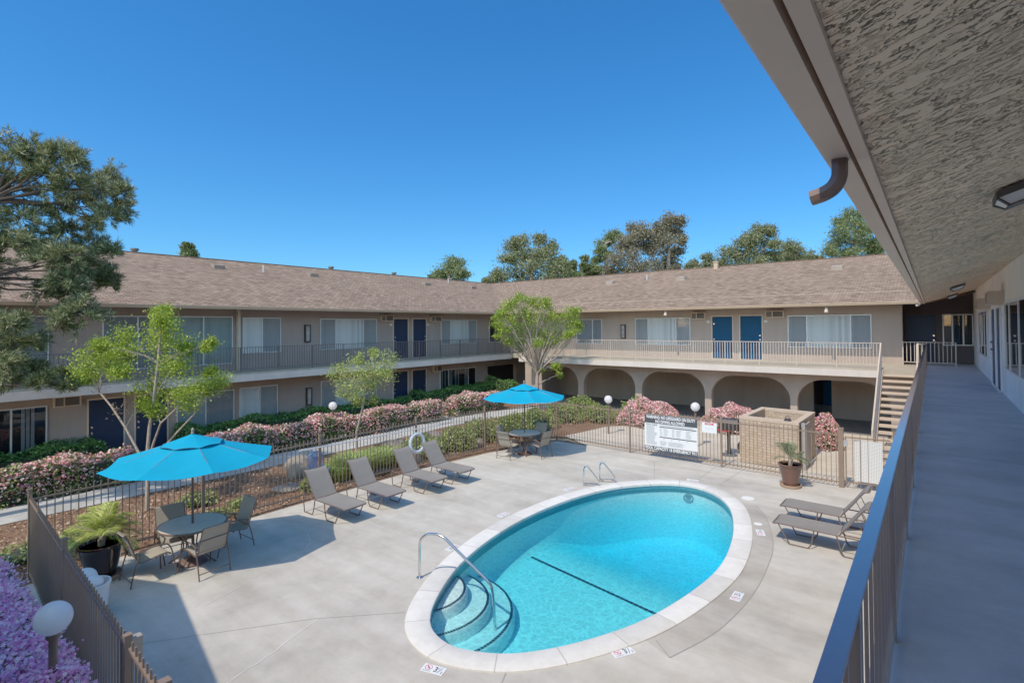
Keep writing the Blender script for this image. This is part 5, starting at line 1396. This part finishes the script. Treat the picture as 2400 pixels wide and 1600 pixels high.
# ------------------------------------------------------------------ trees
def branch(m, a, b, r0, r1, rr, wob=.12, k=6, n_=6):
    a = Vector(a); b = Vector(b); L = (b - a).length; o1 = Vector((rr.uniform(-1, 1), rr.uniform(-1, 1), rr.uniform(-.2, 1))) * L * wob
    pts = []
    for i in range(k + 1):
        s = i / k; pts.append(a.lerp(b, s) + o1 * math.sin(PI * s) + Vector((rr.uniform(-1, 1), rr.uniform(-1, 1), rr.uniform(-1, 1))) * L * .018)
    m.tube(pts, [r0 + (r1 - r0) * i / k for i in range(k + 1)], n_); return pts
def tree(nm, label, base, trunk, blobs, leaf, per, size, bark, r0, seed, aspect=.5, sub=6, clump=.45, twig=True, group=None, cat_='tree', up=.1, extra=None, tr=.35, limbs=()):
    """trunk: polyline from base; every blob (x, y, z, r) is a cluster of leaf clumps fed by its own limb"""
    rr = random.Random(seed); t = thing(nm, label, cat_, base, 0, group); m = MB()
    tp = [Vector(p) for p in trunk]; k = len(tp); m.tube(tp, [r0 * (1 - .55 * i / (k - 1)) for i in range(k)], 9)
    for lb_ in limbs:
        lp_ = [Vector(p) for p in lb_]; m.tube(lp_, [r0 * (.62 - .32 * i / (len(lp_) - 1)) for i in range(len(lp_))], 8); tp = tp + lp_[1:]
    PTS = []
    for (x, y, z, r) in blobs:
        c = Vector((x, y, z)); low = [p for p in tp if p.z < z + .1] or tp[:1]
        s = min(low, key=lambda p: (p - c).length + .5 * max(0, p.z - z + .3 * (Vector((p.x, p.y, 0)) - Vector((x, y, 0))).length)); d = (c - s).length
        pts = branch(m, s, c, max(r0 * tr, .008), max(r0 * .08, .004), rr, .10, 6, 5)
        if twig:
            for q in range(4):
                e = c + Vector((rr.gauss(0, 1), rr.gauss(0, 1), rr.gauss(0, .8))) * r * .8; branch(m, pts[rr.randint(3, 5)], e, max(r0 * .1, .005), .002, rr, .1, 3, 4)
        for q in range(sub):
            v = np.array([rr.gauss(0, 1), rr.gauss(0, 1), rr.gauss(0, .85)]); v = v / np.linalg.norm(v) * r * rr.uniform(.25, 1.1)
            cc = np.array([x, y, z]) + v; PTS.append(cc + rng.normal(size=(per, 3)) * r * clump * np.array([1, 1, .75]))
    m.build('trunk', bark, t, True)
    V, F = leaves(np.concatenate(PTS), size, aspect, up); npmesh('crown', V, F, leaf, t)
    if extra:
        V, F = leaves(np.concatenate([np.array(e[:3]) + rng.normal(size=(60, 3)) * e[3] for e in extra]), size * .9, aspect, up); npmesh('withered_leaves', V, F, LEAF_DRY, t)
    return t
T1B = [(-14.63,4.71,4.79,0.18),(-14.62,4.73,4.33,0.28),(-15.16,4.88,3.87,0.36),(-14.50,5.01,3.73,0.36),(-14.68,5.31,3.92,0.20),(-15.91,4.19,4.04,0.28),(-16.35,4.09,3.72,0.28),(-15.50,4.19,3.74,0.23),(-15.27,3.47,3.48,0.28),(-16.56,3.70,3.12,0.18),(-15.48,4.75,2.80,0.28),(-14.96,5.05,3.34,0.31),(-13.94,5.27,2.85,0.31),(-13.85,5.60,2.98,0.23),(-13.68,4.84,2.67,0.23),(-15.38,4.60,2.43,0.20),(-14.76,4.64,2.35,0.18),(-14.92,3.97,3.34,0.20),(-13.80,4.44,4.55,0.18),(-14.14,5.60,3.92,0.13),(-14.30,5.73,3.27,0.13),(-14.96,3.58,3.98,0.15)]
tree('young_tree', 'young lime green tree with pale bare lower branches behind the near umbrella', (-14.81, 4.47, 0), [(-14.81, 4.47, 0), (-14.80, 4.48, .6), (-14.82, 4.47, 1.25), (-14.84, 4.52, 1.9), (-14.78, 4.60, 2.7), (-14.72, 4.66, 3.5), (-14.66, 4.70, 4.3)], T1B, LEAF_LIME, 175, .060, BARK, .052, 11, .5, 6, .54, True, 'young courtyard trees', tr=.2, limbs=([(-14.81, 4.47, .95), (-15.05, 4.33, 1.45), (-15.35, 4.18, 1.95), (-15.75, 4.0, 2.45), (-16.15, 3.85, 2.8)], [(-14.81, 4.47, 1.0), (-14.6, 4.68, 1.4), (-14.32, 4.95, 1.85), (-13.95, 5.2, 2.3)], [(-14.82, 4.48, 1.1), (-14.66, 4.55, 1.6), (-14.4, 4.62, 2.1), (-13.9, 4.75, 2.45)]),
     extra=[(-16.6, 3.5, 3.5, .12), (-16.9, 3.3, 3.2, .12), (-16.2, 3.6, 3.9, .12), (-15.6, 4.1, 2.35, .12), (-16.3, 3.9, 2.9, .1)])
T2B = [(-15.11,11.29,3.43,0.15),(-15.18,10.79,3.23,0.19),(-14.30,11.19,3.20,0.30),(-14.84,10.93,3.01,0.33),(-15.79,10.73,2.91,0.30),(-16.19,10.52,2.79,0.26),(-15.08,10.46,2.67,0.41),(-15.09,11.11,2.62,0.41),(-14.23,11.14,2.77,0.26),(-15.90,10.59,2.32,0.30),(-15.17,10.73,2.28,0.30),(-15.20,11.33,2.29,0.26),(-16.03,10.80,1.91,0.22),(-15.37,10.78,1.85,0.22),(-15.30,11.40,1.86,0.15)]
tree('young_tree', 'small thin yellow green tree in front of the long pink hedge', (-15.38, 10.76, 0), [(-15.38, 10.76, 0), (-15.40, 10.78, .8), (-15.30, 10.88, 1.35), (-15.22, 10.92, 1.7), (-15.12, 10.95, 2.2), (-14.98, 11.0, 2.8)], T2B, LEAF_T2, 95, .062, BARK, .045, 12, .5, 5, .52, True, 'young courtyard trees')
T3B = [(-15.70,20.52,5.69,0.23),(-15.67,19.96,5.51,0.26),(-15.70,21.27,5.61,0.26),(-14.49,20.79,5.52,0.23),(-16.12,19.91,5.30,0.26),(-15.78,20.72,5.18,0.39),(-15.51,21.45,5.32,0.29),(-14.63,20.99,5.22,0.29),(-16.13,19.52,4.98,0.26),(-16.71,21.17,4.85,0.39),(-15.47,20.74,4.76,0.42),(-15.67,22.23,4.84,0.39),(-15.12,22.50,4.83,0.29),(-13.99,22.08,4.90,0.29),(-13.82,22.42,5.03,0.19),(-16.95,20.09,4.51,0.23),(-17.15,20.24,4.78,0.16),(-16.66,20.52,4.45,0.32),(-16.11,20.87,4.34,0.39),(-15.54,21.48,4.27,0.42),(-15.26,22.52,4.33,0.39),(-14.26,22.20,4.49,0.36),(-13.80,22.38,4.58,0.23),(-14.00,22.96,4.25,0.19),(-13.65,22.01,4.07,0.26),(-16.37,20.00,4.09,0.29),(-16.49,21.64,3.87,0.36),(-15.30,21.42,3.81,0.36),(-14.70,21.97,3.87,0.36),(-13.61,21.47,3.79,0.19),(-16.42,20.26,3.57,0.23),(-16.12,20.93,3.49,0.26),(-14.85,20.51,3.46,0.26),(-14.98,21.92,3.48,0.29),(-16.14,21.05,3.16,0.13),(-14.22,21.13,2.38,0.19),(-14.71,22.20,1.87,0.13),(-15.19,21.40,2.13,0.13),(-17.16,20.34,3.83,0.13)]
tree('young_tree', 'full round spring green tree with many upright stems at the far corner', (-15.38, 21.34, 0), [(-15.38, 21.34, 0), (-15.40, 21.32, .7), (-15.42, 21.30, 1.4), (-15.40, 21.30, 1.75), (-15.38, 21.30, 2.0)], T3B, LEAF_T3, 95, .082, BARK, .14, 13, .55, 5, .52, True, 'young courtyard trees', tr=.26)
# pine: long needles in brushes along the twigs
PB = [(-17.08,2.41,8.47,0.57),(-16.86,2.72,8.61,0.38),(-16.77,3.21,8.64,0.47),(-16.50,3.44,8.57,0.28),(-16.87,2.91,8.09,0.58),(-16.54,3.34,7.94,0.43),(-18.15,4.49,8.59,0.45),(-17.36,4.02,8.07,0.47),(-16.50,4.43,7.90,0.29),(-17.03,4.60,7.58,0.30),(-16.58,4.11,7.28,0.37),(-18.00,3.88,7.76,0.43),(-17.36,3.27,7.41,0.41),(-17.76,2.51,7.84,0.59),(-17.22,2.57,7.06,0.50),(-17.17,2.39,6.40,0.57),(-18.18,2.94,6.49,0.41),(-17.81,3.51,6.90,0.38),(-17.70,4.10,7.28,0.30),(-16.55,3.35,6.16,0.47),(-16.82,3.04,6.08,0.51),(-17.91,4.05,6.59,0.48),(-16.77,4.22,6.34,0.29),(-17.95,4.45,5.91,0.31),(-17.09,3.81,5.99,0.41),(-17.97,4.52,5.59,0.27),(-18.20,4.18,5.70,0.40),(-16.63,3.28,5.55,0.35),(-17.82,3.08,5.35,0.37),(-17.81,3.66,5.26,0.47),(-16.43,3.55,4.73,0.51),(-16.63,3.20,4.55,0.31),(-17.68,2.65,4.13,0.52),(-16.47,2.25,4.55,0.33),(-17.23,2.77,4.03,0.23),(-16.98,2.32,3.16,0.30),(-17.83,2.60,3.16,0.36),(-16.51,2.76,3.11,0.23),(-16.96,3.30,3.18,0.24),(-16.46,3.31,3.00,0.19),(-16.59,2.27,3.52,0.33),(-17.66,2.92,3.43,0.24),(-17.55,1.85,8.09,0.75),(-17.90,1.77,7.09,0.84),(-17.94,1.91,6.07,0.77),(-18.08,1.93,5.03,0.66),(-17.66,1.96,3.98,0.46)]
def pine(label, base, trunk, blobs, seed):
    rr = random.Random(seed); t = thing('pine_tree', label, 'tree', base); m = MB()
    tp = [Vector(p) for p in trunk]; k = len(tp); m.tube(tp, [.20 * (1 - .6 * i / (k - 1)) for i in range(k)], 10); C_ = []; D_ = []
    for (x, y, z, r) in blobs:
        r *= 1.05; c = Vector((x, y, z)); s = min(tp, key=lambda p: (p - c).length + 1.2 * max(0, p.z - z + .1)); pts = branch(m, s, c, .034, .010, rr, .10, 7, 6)
        nb = int(9 + r * 44)
        for q in range(nb):
            v = Vector((rr.gauss(0, 1), rr.gauss(0, 1), rr.gauss(.1, .75))).normalized(); e = c + v * r * rr.uniform(.45, 1.15); o = c + v * r * .1
            branch(m, o, e, .009, .005, rr, .1, 3, 4)
            for u in (.4, .6, .8, 1.0):
                C_.append(o.lerp(e, u)); D_.append((e - o).normalized() * .8 + Vector((0, 0, .5)))
    m.build('trunk', BARKD, t, True)
    Cn = np.array([tuple(c) for c in C_]); Dn = np.array([tuple(d.normalized()) for d in D_]); nn_ = 18
    Cr = np.repeat(Cn, nn_, 0); Dr = np.repeat(Dn, nn_, 0); N = len(Cr)
    rd = rng.normal(size=(N, 3)); rd /= np.linalg.norm(rd, axis=1)[:, None]; dd = Dr * .75 + rd * .75; dd /= np.linalg.norm(dd, axis=1)[:, None]
    ln = rng.uniform(.11, .21, N)[:, None]; sd = np.cross(dd, rng.normal(size=(N, 3))); sd /= np.linalg.norm(sd, axis=1)[:, None]; sd *= .0085
    P = Cr + rng.normal(size=(N, 3)) * .018
    V = np.stack([P - sd * .6, P + dd * ln * .5 - sd, P + dd * ln, P + dd * ln * .5 + sd], 1).reshape(-1, 3); npmesh('crown', V, np.arange(4 * N).reshape(-1, 4), NEEDLE, t)
pine('large long-needled pine whose crown fills the left edge of the view', (-17.2, .7, 0), [(-17.2, .7, 0), (-17.25, .75, 1.5), (-17.3, .85, 3.), (-17.3, 1.0, 4.2), (-17.3, 1.3, 5.4), (-17.3, 1.6, 6.6), (-17.3, 2., 7.4)], PB, 5)
# trees beyond the far wing
EUC = {
'EA': ([(-41.17,40.67,10.69,1.08),(-42.70,40.83,10.09,0.72),(-41.23,42.09,11.30,0.84),(-39.47,40.78,10.10,0.72),(-41.84,39.04,9.56,0.36),(-41.60,41.59,9.83,1.20)], EUCG, 'low rounded green tree above the roof corner, leftmost of the far row'),
'EB': ([(-35.46,44.97,12.98,0.92),(-34.69,42.88,11.30,0.81),(-34.15,44.06,13.21,0.81),(-34.06,44.68,11.65,1.04),(-34.48,43.33,10.18,1.16),(-33.31,44.44,9.95,1.16),(-35.55,42.46,9.50,0.81),(-36.21,42.16,9.18,0.58),(-32.59,45.84,13.26,0.69),(-32.45,44.84,11.98,0.92),(-31.69,45.74,11.77,0.81),(-32.08,46.93,12.87,0.58),(-31.46,44.61,10.51,1.04),(-32.79,45.66,9.30,1.16),(-31.59,47.22,10.97,0.69),(-30.34,46.58,11.05,0.58),(-30.57,46.08,9.88,0.81),(-30.89,48.05,10.28,0.46),(-31.32,45.56,9.21,0.92),(-36.39,41.33,9.02,0.35)], EUCA, 'tall olive eucalyptus directly above the spring green tree'),
'EC': ([(-31.87,50.95,11.32,0.45),(-32.30,51.63,10.66,0.54),(-31.26,50.19,9.74,0.62),(-30.52,51.58,11.88,0.35),(-30.61,51.57,11.15,0.45),(-31.44,52.84,10.44,0.54),(-30.04,52.43,10.81,0.45),(-30.78,53.45,10.19,0.54),(-31.94,49.90,9.65,0.50),(-31.06,51.25,9.68,0.50)], EUCG, 'slender dark green tree between the two big eucalyptus groups'),
'ED': ([(-29.29,56.32,14.94,0.77),(-30.24,56.47,14.28,0.72),(-28.51,56.18,14.70,0.51),(-30.10,54.08,13.22,0.77),(-29.37,54.27,12.41,0.77),(-30.77,54.73,12.07,0.64),(-29.89,54.16,10.93,0.90),(-31.21,55.48,10.23,0.64)], EUCG, 'bright green tree at the left side of the tallest brown eucalyptus'),
'EE': ([(-25.76,54.73,15.06,0.84),(-24.17,53.50,14.46,0.84),(-25.60,52.74,13.82,0.84),(-27.09,53.60,12.87,1.08),(-25.54,54.20,13.03,1.08),(-24.80,55.41,13.33,0.96),(-26.85,52.05,11.25,1.08),(-25.26,52.49,11.16,1.20),(-26.23,52.36,10.04,1.08),(-28.06,52.82,10.32,0.72),(-24.72,53.48,10.26,0.96)], EUCB, 'broad grey brown eucalyptus left of the tallest one'),
'EF': ([(-21.94,54.62,15.17,0.82),(-21.28,55.40,15.32,0.71),(-22.58,54.39,14.63,0.94),(-23.13,53.93,13.70,0.94),(-22.06,56.74,14.41,0.94),(-20.75,54.87,13.32,0.59),(-21.75,53.50,13.03,1.06),(-24.00,55.31,12.52,1.06),(-22.61,56.19,12.00,1.06),(-21.88,57.17,12.51,0.59),(-23.21,54.02,10.89,1.06),(-22.52,56.55,10.82,0.82),(-23.26,55.88,10.22,0.82),(-21.41,54.65,10.22,0.47)], EUCB, 'tallest grey brown eucalyptus above the middle of the far roof'),
'EG': ([(-22.08,67.59,12.81,0.68),(-23.59,66.75,11.89,0.68),(-22.01,67.34,11.96,0.68),(-23.80,65.38,11.52,0.54),(-22.71,65.37,11.16,0.54)], EUCA, 'small low olive tree beside the roof chimney'),
'EH': ([(-14.07,64.70,15.03,0.74),(-14.76,63.72,14.73,0.87),(-15.41,62.61,14.05,0.87),(-16.70,63.58,13.95,0.87),(-15.79,63.16,13.06,1.11),(-14.82,65.93,13.78,1.11),(-13.51,64.05,13.17,0.62),(-17.68,64.03,12.59,1.11),(-18.29,62.76,12.01,1.11),(-16.12,65.36,12.07,1.24),(-14.71,66.38,12.30,0.99),(-19.08,62.93,11.34,0.74),(-17.03,63.33,11.21,0.99),(-14.65,63.05,11.24,0.74),(-14.02,66.36,11.74,0.62)], EUCA, 'wide drooping eucalyptus right of the roof chimney'),
'EI': ([(-13.30,69.81,13.56,0.92),(-13.81,69.91,12.57,0.79),(-13.00,71.94,13.24,0.66),(-13.34,71.16,12.39,0.79),(-12.04,71.77,12.34,0.92),(-11.71,74.05,12.39,0.66),(-12.78,71.95,11.89,0.79),(-10.77,72.51,12.03,0.53),(-10.32,72.53,11.87,0.40)], EUCA, 'low grey green tree trailing off right of the wide drooping eucalyptus'),
'EJ': ([(-7.36,74.57,17.15,1.02),(-8.23,72.41,16.42,0.90),(-6.52,74.94,16.58,0.90),(-6.80,73.09,15.31,1.15),(-7.94,71.60,14.99,1.15),(-5.86,74.54,15.40,0.90),(-8.82,73.30,13.76,1.15),(-9.15,70.58,12.47,0.77),(-7.38,74.34,13.74,1.28),(-6.20,75.78,14.04,1.15),(-5.56,75.85,13.72,1.02),(-5.38,76.08,12.69,0.90),(-6.93,71.73,12.26,0.77),(-8.15,73.13,12.51,0.77),(-4.98,76.55,12.96,0.77)], EUCG, 'large green tree partly hidden by the near eave at the right'),
'EK': ([(-65.23,23.41,13.71,0.30),(-65.85,23.49,13.21,0.41),(-65.66,23.65,12.72,0.46),(-65.77,24.20,13.69,0.30),(-65.48,24.18,13.08,0.36),(-65.73,24.12,12.60,0.41)], EUCG, 'tiny dark treetop alone above the ridge of the left roof')}
for i, (k_, (bl, lf, lb)) in enumerate(EUC.items()):
    cxm = sum(b[0] for b in bl) / len(bl); cym = sum(b[1] for b in bl) / len(bl); zt = max(b[2] for b in bl)
    tree('eucalyptus_tree' if lf is not EUCG else 'leafy_tree', lb, (cxm, cym, 0), [(cxm, cym, 0), (cxm + .2, cym, zt * .35), (cxm - .1, cym, zt * .6), (cxm + .1, cym, zt * .8), (cxm, cym, zt * .93)], bl, lf, 150, .25, BARKG, .32, 40 + i, .42, 8, .40, False, 'trees beyond the roofs', up=.0, tr=.22)

# ------------------------------------------------------------------ lamps, grill, bins, brick enclosure
def lamp(x, y, zc, label):
    t = thing('globe_lamp', label, 'garden lamp', (x, y, 0), 0, 'white globe garden lamps')
    MB().tube([(x, y, 0), (x, y, zc - .13)], .038, 12).build('pole', POLEM, t, True)
    MB().lathe([(.06, 0), (.06, .05), (.045, .055)], (x, y, zc - .19), 14).build('collar', POLEM, t, True)
    MB().lathe([(max(.001, .155 * math.sin(a)), .155 * math.cos(a)) for a in np.linspace(PI, 0, 20)], (x, y, zc), 28).build('globe', GLOBE, t, True)
lamp(-18.45, 11.82, 1.27, 'white globe lamp rising out of the long pink hedge')
lamp(-10.21, 18.96, 1.37, 'white globe lamp on the back patio left of the wide pink bush')
lamp(-6.66, 18.80, 1.41, 'white globe lamp on the back patio behind the rules sign')
lamp(-6.84, 1.27, 1.50, 'large near globe lamp among the lilac flowers at the lower left')
# white bins
t = thing('storage_bin', 'white plastic bin with scalloped lid behind the near left fence', 'bin', (-10.0, 2.32, 0))
MB().lathe([(.19, 0), (.23, .50), (.245, .50), (.245, .54), (.225, .54), (.2, .1), (.001, .08)], (-9.95, 2.28, 0), 28).build('tub', WHITE, t, True)
m = MB()
vs, fs = [], []
MB().lathe([(max(.001, .14 * math.sin(a)), .10 * math.cos(a)) for a in np.linspace(PI, 0, 10)], (-9.88, 2.28, .56), 18).build('lid_bulge', WHITE, t, True)
MB().lathe([(max(.001, .16 * math.sin(a)), .14 * math.cos(a)) for a in np.linspace(PI, 0, 10)], (-10.12, 2.24, .58), 18).build('lid_dome', WHITE, t, True)
# brick enclosure
bk = thing('brick_enclosure', 'square tan brick equipment enclosure with open top behind the far fence', 'brick enclosure', (-3.95, 18.7, 0))
BC = [np.array(p) for p in ((-4.84, 17.60), (-3.13, 17.43), (-3.08, 19.85), (-4.74, 20.01))]; cen = sum(BC) / 4; BI = [p + (cen - p) / np.linalg.norm(cen - p) * .28 for p in BC]; HB = 1.34
me = bpy.data.meshes.new('brick_wall'); vs = []; fs = []; uvs = []
def bq(p, q, z0, z1):
    L = np.linalg.norm(q - p); i = len(vs); vs.extend([(*p, z0), (*q, z0), (*q, z1), (*p, z1)]); fs.append((i, i + 1, i + 2, i + 3)); u0 = len(vs) * .37; uvs.extend([(u0, z0), (u0 + L, z0), (u0 + L, z1), (u0, z1)])
for i in range(4): bq(BC[i], BC[(i + 1) % 4], 0, HB); bq(BI[(i + 1) % 4], BI[i], 0, HB)
o_ = ORIG[bk.name]; me.from_pydata([(a - o_.x, b - o_.y, c - o_.z) for a, b, c in vs], [], fs); uvl = me.uv_layers.new(name='UVMap')
for lp in me.loops: uvl.data[lp.index].uv = uvs[lp.vertex_index]
me.materials.append(BRICK); ob = bpy.data.objects.new('brick_wall', me); COL.objects.link(ob); ob.parent = bk; ORIG[ob.name] = o_
m = MB(); BO2 = [p + (p - cen) / np.linalg.norm(p - cen) * .015 for p in BC]; BI2 = [p - (p - cen) / np.linalg.norm(p - cen) * .015 for p in BI]
for i in range(4):
    a, b, c, d = BO2[i], BO2[(i + 1) % 4], BI2[(i + 1) % 4], BI2[i]
    m.add([(*a, HB), (*b, HB), (*c, HB), (*d, HB), (*a, HB + .085), (*b, HB + .085), (*c, HB + .085), (*d, HB + .085)], [(0, 1, 2, 3), (4, 5, 6, 7), (0, 1, 5, 4), (2, 3, 7, 6)])
m.build('brick_cap', BRKCAP, bk)
m = MB(); m.box((-3.09, 17.6, 0), (-2.99, 17.75, 1.38)); m.box((-3.06, 17.76, .06), (-3.02, 18.6, 1.30)); m.build('gate_panel', simple('gate_grey', A(.30, .28, .27), .6), bk)
m = MB(); m.add(*rough_ball((-4.2, 18.9, .45), .3, .35, .45, 14, .02, 2)); m.build('pool_filter', simple('filter_tan', A(.35, .30, .24), .5), bk, True)
t = thing('cap_lamp', 'small black lamp clamped on top of the brick enclosure', 'lamp', (-3.45, 17.6, 1.425))
MB().lathe([(.11, 0), (.10, .03), (.05, .06), (.04, .07), (.001, .075)], (-3.45, 17.6, 1.427), 16).build('shade', BLACK, t, True)
m = MB(); m.tube([(-3.52, 17.6, 1.47), (-3.50, 17.6, 1.54), (-3.45, 17.6, 1.565), (-3.40, 17.6, 1.54), (-3.38, 17.6, 1.47)], .011, 8); m.build('bracket', BLACK, t, True)
gr = thing('pedestal_grill', 'black pedestal grill with a red tray behind the far fence', 'grill', (-5.36, 18.25, 0))
MB().lathe([(.27, 0), (.27, .02), (.06, .035), (.055, .04)], (-5.36, 18.25, 0), 22).build('base_plate', simple('grill_base', A(.08, .09, .09), .6), gr, True)
MB().tube([(-5.36, 18.25, .03), (-5.36, 18.25, .78)], .06, 14).build('pedestal', BLACK, gr, True)
m = MB(); m.box((-5.66, 18.05, .80), (-5.28, 18.45, .865)); m.build('red_tray', RED, gr)
m = MB(); m.box((-5.62, 18.02, .865), (-5.02, 18.48, .98))
pr_ = [(-.24, .98), (-.24, 1.08), (-.15, 1.19), (0, 1.225), (.15, 1.19), (.24, 1.08), (.24, .98)]
m.prism([(-5.62, 18.25 + a, z) for a, z in pr_], (.60, 0, 0)); m.build('hood', BLACK, gr)
hs_ = thing('hose_bag', 'black covered hose reel with a yellow hose beside the brick enclosure', 'hose reel', (-4.98, 18.5, 0))
m = MB(); m.add(*rough_ball((-4.98, 18.5, .26), .17, .16, .27, 14, .08, 5)); m.build('reel_cover', BLACK, hs_, True)
m = MB(); m.tube([(-4.98 + .2 * math.cos(a), 18.40, .30 + .16 * math.sin(a)) for a in np.linspace(-2.2, 1.2, 16)], .014, 8); m.build('hose', YEL, hs_, True)
# blue wire chair behind the fence
bc = thing('wire_chair', 'blue wire mesh chair in the planting bed behind the first lounger', 'chair', (-13.45, 8.15, 0))
m = MB(); c0 = Vector((-13.45, 8.15, 0))
hoop = [c0 + Vector((-.12 - .02 * math.sin(a), .24 * math.cos(a), .62 + .26 * math.sin(a))) for a in np.linspace(-.2, PI + .2, 18)]; m.tube(hoop, .014, 8); m.tube([hoop[0], c0 + Vector((-.1, .2, .40)), c0 + Vector((-.1, -.2, .40)), hoop[-1]], .012, 8); m.build('back_hoop', BLUECH, bc, True)
m = MB()
for u in np.linspace(-.19, .19, 13): m.tube([c0 + Vector((-.11, u, .41)), c0 + Vector((-.13, u, .62 + .25 * math.sqrt(max(0, 1 - (u / .24) ** 2))))], .007, 5)
for z in (.48, .56, .64, .72, .80): m.tube([c0 + Vector((-.12, -.21, z)), c0 + Vector((-.12, .21, z))], .004, 5)
m.build('back_mesh', BLUECH, bc)
m = MB(); m.lathe([(.001, .40), (.23, .40), (.24, .41), (.23, .42), (.001, .42)], (c0.x + .1, c0.y, 0), 24); m.build('seat', BLUECH, bc, True)
for u, v in ((-.06, -.18), (-.06, .18), (.27, -.16), (.27, .16)):
    m = MB(); m.tube([c0 + Vector((u, v, .41)), c0 + Vector((u * 1.15, v * 1.15, 0))], .012, 8); m.build('leg', BLUECH, bc, True)
